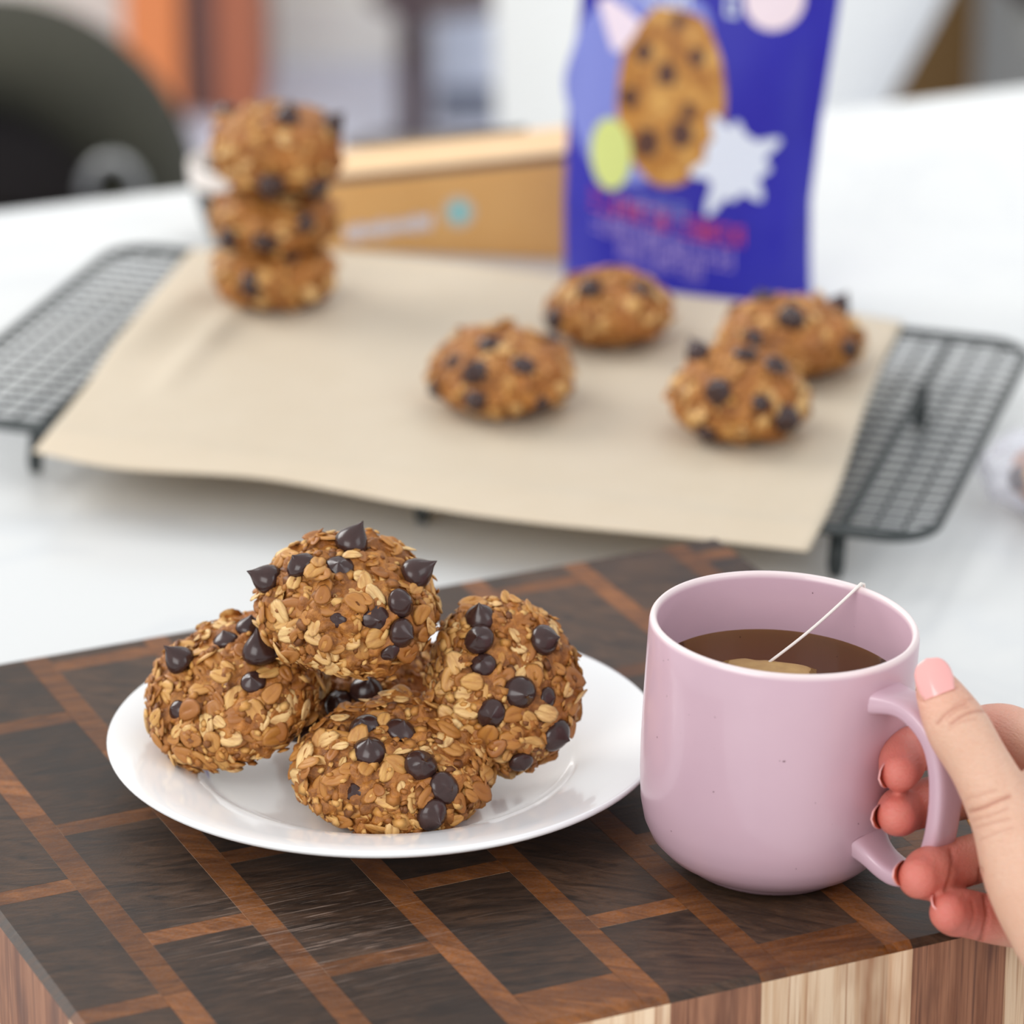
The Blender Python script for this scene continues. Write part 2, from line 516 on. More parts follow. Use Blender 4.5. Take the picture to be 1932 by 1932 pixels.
def chip_mesh(seed, melt=0.0):
    r = random.Random(seed); n = 20; R = 0.0052
    pf = [(0.0, -0.0022), (0.8, -0.0022), (0.97, -0.0012), (1.0, 0.0), (0.96, 0.0012), (0.85, 0.0026), (0.68, 0.0039), (0.49, 0.005), (0.32, 0.0059), (0.19, 0.0067), (0.1, 0.0075), (0.035, 0.0081), (0.0, 0.0083)]
    bx = r.uniform(-1, 1) * 0.0009; by = r.uniform(-1, 1) * 0.0009; v = []; f = []
    for (q, z) in pf:
        z2 = z * (1 - melt * 0.45) if z > 0 else z; s_ = max(0, z / 0.0083) ** 2
        for k in range(n):
            a = 2 * math.pi * k / n; e = 1 + 0.05 * math.sin(2 * a + seed)
            v.append((R * q * e * math.cos(a) + bx * s_, R * q * e * math.sin(a) + by * s_, z2))
    for i in range(len(pf) - 1):
        for k in range(n):
            k2 = (k + 1) % n; f.append((i * n + k, i * n + k2, (i + 1) * n + k2, (i + 1) * n + k))
    return MB().add(v, f).mesh('chocolate_chip', M_chip, 180, False)


CHIPS = [chip_mesh(1, .1), chip_mesh(2, .55), chip_mesh(3, .85), chip_mesh(4, 1.2)]


def frame(axis, spin=0.0):
    z = Vector(axis).normalized(); x = Vector((1, 0, 0)); x = (x - z * x.dot(z)).normalized(); y = z.cross(x)
    M = Matrix((x, y, z)).transposed().to_4x4()
    return M @ Matrix.Rotation(spin, 4, 'Z')


def cookie(label, pos, axis, R, hu, hl, seed, chips, sub=6, noats=200, ncrumb=850, oscale=1.14, group='cookies on the plate', spin=0.0, rx=1.0, ry=1.0, extra=6, n1=2.35):
    rr = random.Random(seed); off = Vector((rr.uniform(-50, 50), rr.uniform(-50, 50), rr.uniform(-50, 50)))
    d, faces = ico(sub)
    h = np.where(d[:, 2] > 0, hu, hl)
    rad = (np.abs(np.hypot(d[:, 0], d[:, 1])) ** n1 + np.abs(d[:, 2]) ** n1) ** (-1 / n1)
    p = d * rad[:, None] * np.stack([np.full(len(d), R * rx), np.full(len(d), R * ry), h], 1)
    lump = np.empty(len(d)); mid = np.empty(len(d)); fine = np.empty(len(d))
    for i, q in enumerate(p):
        v = Vector(q)
        lump[i] = noise.noise(v * 38 + off); mid[i] = noise.noise(v * 150 + off * 2)
        fine[i] = (noise.voronoi(v * 300 + off * 3)[0][0] * 2.2 - 0.9) if sub >= 6 else noise.noise(v * 330 + off * 3)
    nr = p / np.array([R * rx, R * ry, 1]) ** 2; nr[:, 2] = p[:, 2] / h ** 2; nr /= np.linalg.norm(nr, axis=1)[:, None]
    amp = 0.0026 * lump + 0.0021 * (np.abs(mid) * 2 - 0.5) + 0.0011 * fine - 0.0006
    amp = np.where(d[:, 2] < -0.6, amp * 0.4, amp)
    pl = p + nr * amp[:, None]
    M = Matrix.Translation(pos) @ frame(axis, spin)
    root = ob('cookie', None, None); root.matrix_world = M
    tag(root, label, 'cookie', group)
    me = bpy.data.meshes.new('cookie_body'); me.from_pydata(pl.tolist(), [], faces); me.materials.append(M_cookie)
    me.polygons.foreach_set('use_smooth', [True] * len(faces))
    ob('dough', me, root)
    A = np.array(M); wv = pl @ A[:3, :3].T + A[:3, 3]; wn = nr @ A[:3, :3].T
    vw = wv - np.array(CAM); vd = (vw * wn).sum(1) / np.linalg.norm(vw, axis=1)
    px, py, pz = pix(wv); BB.append((label[:40], px.min(), px.max(), py.min(), py.max())); facing = ((wv - np.array(CAM)) * wn).sum(1) < 0
    Mi = M.inverted()
    used = []
    # chips: the ones the photograph shows, then a few round the back
    for ci, c in enumerate(chips):
        cx, cy = c[0], c[1]; tip = c[2] if len(c) > 2 else (0, 0); kind = c[3] if len(c) > 3 else rr.choice((1, 2)); sc_ = c[4] if len(c) > 4 else rr.uniform(0.92, 1.08)
        dist = np.hypot(px - cx, py - cy); dist = np.where(facing, dist, dist + 60); k = int(np.argmin(dist + pz * 0.0))
        n_ = Vector(wn[k]); ax = (n_ + (RT * tip[0] - UPV * tip[1]) * 1.0).normalized()
        Ml = Mi @ Matrix.Translation(Vector(wv[k]) + n_ * (0.0007 if kind == 0 else -0.0003)) @ frame(ax, rr.uniform(0, 6)) @ Matrix.Scale(sc_ * 1.07, 4)
        ob('chocolate_chip', CHIPS[kind], root, M=Ml); used.append(pl[k])
    tries = 0
    while extra > 0 and tries < 200:
        tries += 1; k = rr.randrange(len(pl))
        if vd[k] < 0.55 or d[k, 2] < -0.05 or any(np.linalg.norm(pl[k] - u) < 0.012 for u in used): continue
        ax = Vector(nr[k]) + Vector((rr.uniform(-.5, .5), rr.uniform(-.5, .5), rr.uniform(-.5, .5)))
        ob('chocolate_chip', CHIPS[rr.choice((0, 1, 2, 3))], root, M=Matrix.Translation(Vector(pl[k]) + Vector(nr[k]) * 0.0008) @ frame(ax, rr.uniform(0, 6)))
        used.append(pl[k]); extra -= 1
    # oat flakes, each its own piece
    pts = []; tries = 0
    while len(pts) < noats and tries < noats * 40:
        tries += 1; k = rr.randrange(len(pl))
        if not facing[k] and rr.random() < 0.55: continue
        q = pl[k]
        if any(np.linalg.norm(q - u) < 0.0062 for u in used) or any(abs(q - u).sum() < 0.0046 for u in pts): continue
        if d[k, 2] < -0.8 : continue
        pts.append(q); n_ = Vector(nr[k]); tl_ = 0.42
        ax = n_ + Vector((rr.uniform(-tl_, tl_), rr.uniform(-tl_, tl_), rr.uniform(-tl_, tl_)))
        s_ = rr.choice((0.7, 0.8, 0.9, 1.0, 1.1, 1.2, 1.3)) * oscale
        ob('oat_flake', OATS[rr.randrange(7)], root, M=Matrix.Translation(Vector(q) + n_ * rr.uniform(-0.0007, 0.0005)) @ frame(ax, rr.uniform(0, 6.28)) @ Matrix.Scale(s_, 4))
    # crumbs too small to pick apart
    mb = MB()
    for _ in range(ncrumb):
        k = rr.randrange(len(pl)); n_ = Vector(nr[k]); q = Vector(pl[k]) + n_ * rr.uniform(-0.0002, 0.0007)
        if any((q - Vector(u)).length < 0.005 for u in used): continue
        ax = n_ + Vector((rr.uniform(-.5, .5), rr.uniform(-.5, .5), rr.uniform(-.5, .5)))
        Q = Matrix.Translation(q) @ frame(ax, rr.uniform(0, 6.28)); a = rr.uniform(0.0010, 0.0030); b = a * rr.uniform(0.5, 0.8)
        v = [(a, 0, -.0001), (a * .6, b, 0), (-a * .5, b * .9, -.0001), (-a, 0, .0001), (-a * .5, -b, 0), (a * .6, -b * .9, 0), (0, 0, 0.0006), (0, 0, -0.0006)]
        v = [Q @ Vector(t_) for t_ in v]
        mb.add(v, [(i, (i + 1) % 6, 6) for i in range(6)] + [((i + 1) % 6, i, 7) for i in range(6)])
    if ncrumb: tag(mb.obj('crumbs', M_crumb, root, 180, fixn=False), kind='stuff')
    return root


hp_ = HB + 0.007
UP_, LF, RTt, DN = (0, -.5), (-.6, -.2), (.6, -.2), (0, .5)
cookie('front oat cookie lying flat on the plate, nearest to the viewer', P(741, 1458, hp_ + 0.0125), (0.02, -0.26, 1), 0.0336, 0.0205, 0.0105, 11,
       [(700, 1417, (0, -.3), 2, 1.12), (797, 1446, (.1, .2), 1, 1.05), (690, 1373, (0, .3), 2), (757, 1378, (.2, .1), 3), (838, 1487, (.2, .1), 3), (815, 1537, (.2, .3), 2, 1.05), (668, 1495, (0, 0), 3, .6)], ry=0.94)
cookie('oat cookie tilted on the left rim of the plate', P(446, 1310, hp_ + 0.028), (-0.36, -0.36, 1), 0.0312, 0.0205, 0.0125, 12,
       [(348, 1250, (-.7, -.9), 0, 1.0), (492, 1238, (-.1, -.9), 0, 1.15), (470, 1182, (.2, -.3), 2), (478, 1287, (0, 0), 3, .8), (333, 1338, (-.2, 0), 3, .7), (425, 1205, (-.1, -.4), 3, .9)])
cookie('topmost oat cookie resting across the others on the plate', P(654, 1150, hp_ + 0.063), (0.02, -0.2, 1), 0.0312, 0.0235, 0.0135, 13,
       [(662, 1028, (.7, -.6), 0, 1.1), (568, 1066, (-.4, -.4), 2), (510, 1096, (-1.2, -.5), 0, 1.0), (638, 1072, (0, .2), 3, 1.0), (778, 1086, (.9, -.5), 0, 1.1), (757, 1135, (.3, .2), 2), (706, 1166, (0, .2), 3, .9), (760, 1192, (.3, .2), 2), (738, 1232, (0, .3), 3, .7), (640, 1167, (0, 0), 3, .55)])
cookie('oat cookie standing tilted at the right of the pile, showing its round face', P(946, 1294, hp_ + 0.0345), (0.30, -0.72, 0.62), 0.0318, 0.0175, 0.0150, 14,
       [(905, 1165, (-.2, -.2), 1, 1.05), (902, 1208, (-.1, .2), 2), (1030, 1205, (.4, .1), 1, 1.05), (979, 1308, (.05, .1), 1, 1.12), (925, 1348, (-.1, .2), 2, .95), (1050, 1388, (.2, .2), 2, 1.1), (1036, 1318, (.3, .1), 3, .7), (912, 1252, (0, 0), 3, .8), (985, 1438, (.1, .4), 3, .8)], rx=0.86)
cookie('oat cookie in shadow at the back of the pile, under the topmost one', P(690, 1312, hp_ + 0.014), (0.05, -0.05, 1), 0.032, 0.0215, 0.012, 15,
       [(594, 1378, (-.4, -.3), 0, 1.1), (695, 1303, (0, -.4), 1, 1.1), (830, 1330, (.3, -.2), 1), (640, 1330, (0, -.2), 2)], noats=90)

# ------------------------------------------------------------------ mug
base = P(1443, 1628, HB)
MT = math.radians(3.0)
MM = Matrix.Translation((base.x, base.y, T + HB + 0.0018)) @ Matrix.Rotation(MT, 4, 'Y')
mug = tag(ob('mug', None, None), 'pink glazed ceramic mug of tea on the board, held by its handle', 'mug'); mug.matrix_world = MM
mp_ = [(0, 0.0012), (0.024, 0.0012), (0.0255, 0.0002), (0.0285, 0.0), (0.0298, 0.0012), (0.0318, 0.0028), (0.0365, 0.0056), (0.0405, 0.0098), (0.0430, 0.0150), (0.0446, 0.022), (0.0455, 0.032), (0.0459, 0.044),
       (0.0460, 0.06), (0.0460, 0.076), (0.0459, 0.0868), (0.0456, 0.0884), (0.0449, 0.0893), (0.0440, 0.0893), (0.0433, 0.0884), (0.0430, 0.0868), (0.0430, 0.07), (0.0429, 0.045), (0.0425, 0.03), (0.0412, 0.02), (0.038, 0.012), (0.031, 0.0075), (0.018, 0.0062), (0, 0.006)]
MB().lathe(mp_, 128).obj('mug_body', M_pink, mug, 60)
# handle: a rounded strap swept along a loop in the plane of azimuth AZ
AZ = math.radians(-44)
hpath = [(0.0435, 0.0765), (0.052, 0.0775), (0.0585, 0.0765), (0.0645, 0.0735), (0.0692, 0.0685), (0.0722, 0.061), (0.0736, 0.052), (0.0736, 0.042), (0.0724, 0.0325), (0.0695, 0.0245), (0.0645, 0.0188), (0.0585, 0.0168), (0.0525, 0.0178), (0.047, 0.0203), (0.0425, 0.023)]


def catmull(pts, per=5):
    P_ = [np.array(p, float) for p in pts]; P_ = [2 * P_[0] - P_[1]] + P_ + [2 * P_[-1] - P_[-2]]; out = []
    for i in range(1, len(P_) - 2):
        for k in range(per):
            t = k / per; a, b, c, d_ = P_[i - 1:i + 3]
            out.append(0.5 * (2 * b + (c - a) * t + (2 * a - 5 * b + 4 * c - d_) * t * t + (3 * b - a - 3 * c + d_) * t ** 3))
    out.append(P_[-2]); return out


hc = catmull(hpath, 4); mb = MB(); v = []; f = []; NS = 24
er = Vector((math.cos(AZ), math.sin(AZ), 0)); et = Vector((-math.sin(AZ), math.cos(AZ), 0))
for i, q in enumerate(hc):
    a = hc[max(i - 1, 0)]; b = hc[min(i + 1, len(hc) - 1)]; t = (b - a) / np.linalg.norm(b - a)
    nv = er * float(-t[1]) + Vector((0, 0, float(t[0])))
    flare = 1 + 0.45 * max(0, 1 - i / 7) ** 2 + 0.45 * max(0, 1 - (len(hc) - 1 - i) / 7) ** 2
    for k in range(NS):
        an = 2 * math.pi * k / NS; c_, s_ = math.cos(an), math.sin(an); e_ = 2 / 3.6
        wv_ = 0.0066 * flare * math.copysign(abs(c_) ** e_, c_); tv = 0.0033 * flare * math.copysign(abs(s_) ** e_, s_)
        v.append(er * float(q[0]) + Vector((0, 0, float(q[1]))) + et * wv_ + nv * tv)
for i in range(len(hc) - 1):
    for k in range(NS):
        k2 = (k + 1) % NS; f.append((i * NS + k, i * NS + k2, (i + 1) * NS + k2, (i + 1) * NS + k))
f.append(tuple(range(NS))); f.append(tuple(range((len(hc) - 1) * NS, len(hc) * NS)))
mb.add(v, f).obj('handle', M_pink, mug, 60)
# tea
TEA = 0.068
tea = MB().lathe([(0, 0.0063), (0.018, 0.0065), (0.0305, 0.0078), (0.0377, 0.0123), (0.0409, 0.0202), (0.0422, 0.03), (0.0426, 0.045), (0.0427, TEA - 0.0006), (0.0428, TEA), (0.041, TEA - 0.0003), (0, TEA - 0.0003)], 96).obj('tea', M_tea, None, 60)
# level surface although the mug is tipped: tea follows the mug axis, the tip is only three degrees
tea.matrix_world = MM
tag(tea, 'clear brown tea filling the pink mug two thirds', 'drink')
# tea bag floating at the near side
tgb = tag(ob('tea_bag', None, None), 'steeping tea bag with white string in the pink mug', 'tea bag')
tgb.matrix_world = MM @ Matrix.Translation((-0.0035, 0.0055, TEA - 0.0022)) @ Matrix.Rotation(math.radians(-4), 4, 'Z')
v = []; f = []; nx, ny = 20, 14
for side in (1, -1):
    for j in range(ny + 1):
        for i in range(nx + 1):
            u_, w_ = i / nx * 2 - 1, j / ny * 2 - 1
            th_ = 0.0032 * (max(0, 1 - u_ ** 4) * max(0, 1 - w_ ** 4)) ** 0.6
            cut = max(0, abs(u_) - 0.7) * 0.35
            z = side * th_ + 0.0006 * noise.noise(Vector((u_ * 3, w_ * 3, side)))
            v.append((u_ * 0.0165, w_ * 0.0115 * (1 - cut), z))
o2 = (nx + 1) * (ny + 1)
for j in range(ny):
    for i in range(nx):
        a = j * (nx + 1) + i; f.append((a, a + 1, a + nx + 2, a + nx + 1)); f.append((o2 + a, o2 + a + nx + 1, o2 + a + nx + 2, o2 + a + 1))
mtb = Mat('wet_tea_paper', rough=0.4); vv = mtb.coord('Object')
mtb.color(mtb.mix(mtb.noise(vv, 260, 3), S(150, 112, 58), S(190, 152, 90)))
bag = MB().add(v, f).obj('bag', mtb.m, tgb, 180)
Mi = tgb.matrix_world.inverted()
s0 = tgb.matrix_world @ Vector((0.0, 0.0075, 0.0025)); rimv = Vector((0.0445 * math.cos(math.radians(50)), 0.0445 * math.sin(math.radians(50)), 0.0905))
s1 = MM @ rimv
s2 = MM @ Vector((0.0470 * math.cos(math.radians(50)), 0.0470 * math.sin(math.radians(50)), 0.087)); s3 = MM @ Vector((0.0473 * math.cos(math.radians(50)), 0.0473 * math.sin(math.radians(50)), 0.060))
line = [s0 + (s1 - s0) * (k / 12) - Vector((0, 0, 0.0012 * math.sin(math.pi * k / 12))) for k in range(13)] + [MM @ Vector((0.0462 * math.cos(math.radians(50)), 0.0462 * math.sin(math.radians(50)), 0.0898)), s2, s3]
MB().tube([Mi @ p for p in line], 0.00055, 8).obj('string', plain('white_cotton', S(236, 228, 220), 0.8), tgb, 180)

# ------------------------------------------------------------------ hand
Z0 = depth(MM @ (er * 0.073 + Vector((0, 0, 0.048))))


def hp(px, py, dz): return PD(px, py, Z0 + dz / 100)


def px2m(px, dz=0): return px * (Z0 + dz / 100) / F


chains = {   # joints as (pixel x, pixel y, centimetres behind the handle) and radius in pixels
    'thumb': [(1757, 1275, -1.05, 33), (1772, 1308, -1.2, 46), (1806, 1372, -1.55, 61), (1852, 1450, -1.95, 60), (1902, 1545, -2.3, 74), (1950, 1650, -2.6, 98), (2020, 1760, -3.2, 112)],
    'index': [(1698, 1457, 0.5, 38), (1702, 1442, 1.1, 45), (1714, 1418, 2.0, 46), (1800, 1392, 3.0, 46), (1885, 1376, 3.0, 50), (1950, 1400, 2.0, 52), (2030, 1440, 0.6, 60)],
    'middle': [(1692, 1540, 0.45, 38), (1697, 1534, 1.2, 45), (1712, 1524, 2.1, 46), (1800, 1502, 3.0, 48), (1890, 1488, 3.1, 52), (1955, 1500, 2.4, 55), (2040, 1530, 1.0, 62)],
    'ring': [(1734, 1656, -0.75, 41), (1750, 1649, -0.2, 51), (1772, 1640, 0.5, 50), (1840, 1620, 1.6, 48), (1915, 1600, 2.6, 50), (1970, 1600, 2.0, 54), (2045, 1620, 0.8, 62)],
    'pinky': [(1790, 1722, -0.95, 38), (1802, 1722, -0.4, 46), (1826, 1724, 0.2, 46), (1880, 1737, 0.9, 46), (1935, 1745, 1.5, 46), (1985, 1740, 1.2, 52), (2055, 1730, 0.2, 62)],
}


def chain(mb, pts, rads, n=20):
    c = catmull([list(p) + [r] for p, r in zip(pts, rads)], 6)
    P_ = [Vector(q[:3]) for q in c]; R_ = [float(q[3]) for q in c]
    head, tail = [], []
    d0 = (P_[0] - P_[1]).normalized(); d1 = (P_[-1] - P_[-2]).normalized()
    for a in (80, 60, 40, 20):
        head.append((P_[0] + d0 * R_[0] * math.sin(math.radians(a)), R_[0] * math.cos(math.radians(a))))
        tail.insert(0, (P_[-1] + d1 * R_[-1] * math.sin(math.radians(a)), R_[-1] * math.cos(math.radians(a))))
    allp = head + list(zip(P_, R_)) + tail
    mb.tube([p for p, r in allp], [r for p, r in allp], n)


mb = MB(); J = {}
for nm, c in chains.items():
    J[nm] = [hp(x, y, z) for x, y, z, r in c]
    chain(mb, J[nm], [px2m(r, z) for x, y, z, r in c])
wrist = hp(2240, 1960, -5.2); elbow = wrist + Vector((0.16, -0.30, 0.05))
for nm, r0 in (('index', .0125), ('middle', .0135), ('ring', .0135), ('pinky', .0125)):
    chain(mb, [J[nm][-1], J[nm][-1].lerp(wrist, .5), wrist], [r0, .0165, .021])
chain(mb, [J['thumb'][-1], J['thumb'][-1].lerp(wrist, .55), wrist], [.019, .0195, .021])
chain(mb, [J['index'][-1], J['middle'][-1], J['ring'][-1], J['pinky'][-1]], [.0125, .0135, .0135, .012])
chain(mb, [J['thumb'][4], J['index'][-1].lerp(J['thumb'][4], .4), J['index'][-1]], [.0105, .0095, .011])
chain(mb, [J['thumb'][5], J['middle'][-1]], [.0145, .0125])
chain(mb, [J['thumb'][6], J['ring'][-1], J['pinky'][-1]], [.0175, .015, .012])
chain(mb, [wrist, wrist.lerp(elbow, .35), elbow], [.0245, .027, .034], 28)
tmp = mb.obj('hand_cage', M_skin, None, 180)
rm = tmp.modifiers.new('remesh', 'REMESH'); rm.mode = 'VOXEL'; rm.voxel_size = 0.0008
dg = bpy.context.evaluated_depsgraph_get()
me = bpy.data.meshes.new_from_object(tmp.evaluated_get(dg)); bpy.data.objects.remove(tmp)
co = np.empty(len(me.vertices) * 3); me.vertices.foreach_get('co', co); co = co.reshape(-1, 3)
ed = np.empty(len(me.edges) * 2, dtype=int); me.edges.foreach_get('vertices', ed); ed = ed.reshape(-1, 2)
deg = np.bincount(ed.ravel(), minlength=len(co)).astype(float)


def lap(c, wt, it):
    for _ in range(it):
        s_ = np.zeros_like(c)
        for k in range(c.shape[1]):
            s_[:, k] = np.bincount(ed[:, 0], c[ed[:, 1], k], len(c)) + np.bincount(ed[:, 1], c[ed[:, 0], k], len(c))
        c = c + wt[:, None] * 0.6 * (s_ / deg[:, None] - c)
    return c


def segdist(c, a, b):
    a = np.array(a); b = np.array(b); ab = b - a; t = np.clip(((c - a) @ ab) / (ab @ ab), 0, 1)
    return np.linalg.norm(c - (a + t[:, None] * ab), axis=1)


fing = np.full(len(co), 9.0)
for nm in ('index', 'middle', 'ring', 'pinky'):
    for k in range(4): fing = np.minimum(fing, segdist(co, J[nm][k], J[nm][k + 1]))
for k in range(3): fing = np.minimum(fing, segdist(co, J['thumb'][k], J['thumb'][k + 1]))
wt = np.clip((fing - 0.0095) / 0.006, 0.0, 1)
co = lap(co, np.ones(len(co)), 3); co = lap(co, wt, 45)
# creases the photograph shows, pressed into the surface
me.vertices.foreach_set('co', co.ravel()); me.update()
nr = np.empty(len(co) * 3); me.vertices.foreach_get('normal', nr); nr = nr.reshape(-1, 3)
ppx, ppy, ppz = pix(co); front = ((co - np.array(CAM)) * nr).sum(1) < 0
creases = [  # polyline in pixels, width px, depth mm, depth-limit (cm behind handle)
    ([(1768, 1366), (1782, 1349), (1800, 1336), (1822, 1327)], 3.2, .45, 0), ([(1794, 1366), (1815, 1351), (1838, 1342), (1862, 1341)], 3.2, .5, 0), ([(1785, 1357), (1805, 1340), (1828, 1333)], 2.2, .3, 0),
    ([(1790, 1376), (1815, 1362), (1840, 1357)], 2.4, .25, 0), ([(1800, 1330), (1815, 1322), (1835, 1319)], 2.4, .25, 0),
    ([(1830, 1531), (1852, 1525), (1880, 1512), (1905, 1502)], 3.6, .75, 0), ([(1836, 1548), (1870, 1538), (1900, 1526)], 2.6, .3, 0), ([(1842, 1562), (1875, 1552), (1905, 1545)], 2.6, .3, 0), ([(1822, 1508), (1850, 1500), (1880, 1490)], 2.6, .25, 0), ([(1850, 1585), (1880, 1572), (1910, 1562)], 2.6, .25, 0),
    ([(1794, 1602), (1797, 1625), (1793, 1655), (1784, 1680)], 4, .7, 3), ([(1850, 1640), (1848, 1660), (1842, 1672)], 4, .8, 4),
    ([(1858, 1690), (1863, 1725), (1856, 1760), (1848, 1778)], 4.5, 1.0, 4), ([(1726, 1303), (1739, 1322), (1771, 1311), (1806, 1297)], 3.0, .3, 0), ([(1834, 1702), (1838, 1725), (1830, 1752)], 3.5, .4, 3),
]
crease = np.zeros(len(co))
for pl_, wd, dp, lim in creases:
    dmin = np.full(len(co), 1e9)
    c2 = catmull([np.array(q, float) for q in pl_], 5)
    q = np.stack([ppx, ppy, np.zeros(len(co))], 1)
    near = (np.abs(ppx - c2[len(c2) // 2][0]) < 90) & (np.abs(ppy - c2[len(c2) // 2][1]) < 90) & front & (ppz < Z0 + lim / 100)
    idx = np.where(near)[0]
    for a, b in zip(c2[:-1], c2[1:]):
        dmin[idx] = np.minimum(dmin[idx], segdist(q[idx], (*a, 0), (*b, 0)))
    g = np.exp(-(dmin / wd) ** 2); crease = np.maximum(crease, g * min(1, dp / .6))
    co = co - nr * (g * dp / 1000)[:, None]
fl_ = np.zeros(len(co))
for nm in ('index', 'middle', 'ring', 'pinky'):
    d0 = segdist(co, J[nm][0], J[nm][2]); fl_ = np.maximum(fl_, np.clip(1.25 - d0 / 0.02, 0, 1))
    d0 = segdist(co, J[nm][2], J[nm][4]); fl_ = np.maximum(fl_, 0.45 * np.clip(1.4 - d0 / 0.014, 0, 1))
fl_ = np.maximum(fl_, 0.30 * np.clip(1.3 - segdist(co, J['thumb'][0], J['thumb'][1]) / 0.014, 0, 1))
me.vertices.foreach_set('co', co.ravel()); me.update()
at = me.attributes.new('flush', 'FLOAT', 'POINT'); at.data.foreach_set('value', fl_)
at = me.attributes.new('crease', 'FLOAT', 'POINT'); at.data.foreach_set('value', np.clip(crease, 0, 1))
me.materials.clear(); me.materials.append(M_skin); smooth_mesh(me, 180)
hand = tag(ob('hand', me), 'right hand with pink nails gripping the handle of the pink mug', 'hand')


def nail(o, L, N, length, width, rn, mat, grow=0.6, name='fingernail', curl=0.12, under=None):
    """o: middle of the cuticle; L: towards the free edge; N: outward"""
    L = L.normalized(); N = (N - L * N.dot(L)).normalized(); W = L.cross(N); nt, ns = 14, 12; v = []; f = []
    for side in (0, 1):
        for j in range(nt + 1):
            t = j / nt
            e = 1.0 if t < grow else math.sqrt(max(0.0, 1 - ((t - grow) / (1 - grow)) ** 2.2))
            e *= 0.82 + 0.18 * min(1, t * 3.2)
            sag = -curl * length * t * t
            for i in range(ns + 1):
                s_ = (i / ns * 2 - 1) * e; ph = s_ * width / 2 / rn
                back = 0.10 * length * (1 - t) * (s_ * s_) * (1 if t < .5 else 0)
                v.append(o + L * (t * length + back * 0.6) + W * (math.sin(ph) * rn) + N * ((math.cos(ph) - 1) * rn + sag - side * 0.0005))
    o2 = (nt + 1) * (ns + 1)
    for j in range(nt):
        for i in range(ns):
            a = j * (ns + 1) + i; f.append((a, a + 1, a + ns + 2, a + ns + 1)); f.append((o2 + a, o2 + a + ns + 1, o2 + a + ns + 2, o2 + a + 1))
    rimi = [j * (ns + 1) for j in range(nt, -1, -1)] + list(range(1, ns + 1)) + [j * (ns + 1) + ns for j in range(1, nt + 1)] + [nt * (ns + 1) + i for i in range(ns - 1, 0, -1)]
    for a, b in zip(rimi, rimi[1:] + rimi[:1]): f.append((a, b, o2 + b, o2 + a))
    mb = MB().add(v, f); mi = []
    for k in range(len(f)): mi.append(1 if (k < 2 * nt * ns and k % 2 == 1) else 0)
    mb.m = mi
    return mb.obj(name, [mat, under or mat], hand, 60)


bv = BVHTree.FromPolygons([Vector(c) for c in co], [p.vertices[:] for p in me.polygons])


def onskin(px, py):
    d = ray(px, py).normalized(); h = bv.ray_cast(CAM, d); return (h[0], h[1]) if h[0] else (hp(px, py, 0), -d)


q0, n0 = onskin(1771, 1311); q1, n1_ = onskin(1757, 1275)
Lt = (PD(1747, 1243, depth(q1) + 0.0006) - q0)
nail(q0 + n0 * 0.0002, Lt, (n0 + n1_ * 2 - RT * 0.15), px2m(76), px2m(80), 0.0085, M_nail, 0.5, curl=0.10)
for nm, cxy, txy, dzc, dzt, wd, nn in (('index', (1667, 1450), (1655, 1470), 1.4, 0.0, 56, (-1, -.05, .3)), ('middle', (1655, 1536), (1641, 1546), 1.3, 0.0, 52, (-1, -.05, .3)),
                                       ('ring', (1702, 1643), (1681, 1656), 0.2, -1.2, 52, (-1, -.15, .35)), ('pinky', (1769, 1706), (1757, 1709), -0.3, -1.4, 44, (-1, -.5, .1))):
    a, b = hp(*cxy, dzc), hp(*txy, dzt)
    Nn = RT * nn[0] + UPV * nn[1] + FW * nn[2]
    nail(a, b - a, Nn, (b - a).length, px2m(wd), px2m(wd) * 0.62, M_nail, 0.5, under=M_nail2, curl=0.02)
# ring on the middle finger, a glint in the gap behind the thumb
rp = J['middle'][3].lerp(J['middle'][4], .3); rd = (J['middle'][4] - J['middle'][3]).normalized()
rx_ = rd.orthogonal().normalized(); ry_ = rd.cross(rx_); rr_ = px2m(59, 3)
gr = MB().tube([rp + (rx_ * math.cos(a) + ry_ * math.sin(a)) * rr_ for a in [2 * math.pi * k / 40 for k in range(40)]], 0.0011, 10, closed=True).obj('ring', plain('gold', S(246, 180, 70), 0.2, Metallic=1.0), None, 180)
tag(gr, 'plain gold ring on the finger behind the thumb', 'ring')
# ------------------------------------------------------------------ cooling rack
HR = 0.023
rbl = P(228, 462, HR); ra1 = math.radians(-19.3); ra2 = math.radians(-106.3)
R1 = Vector((math.cos(ra1), math.sin(ra1), 0)); R2 = Vector((math.cos(ra2), math.sin(ra2), 0))
RW, RD = 0.486, 0.268
rack = tag(ob('cooling_rack', None, None, (rbl.x, rbl.y, T)), 'black wire cooling rack with a fine grid under the baking paper', 'cooling rack')


def rk(a, b, z=HR): return R1 * a + R2 * b + Vector((0, 0, z))


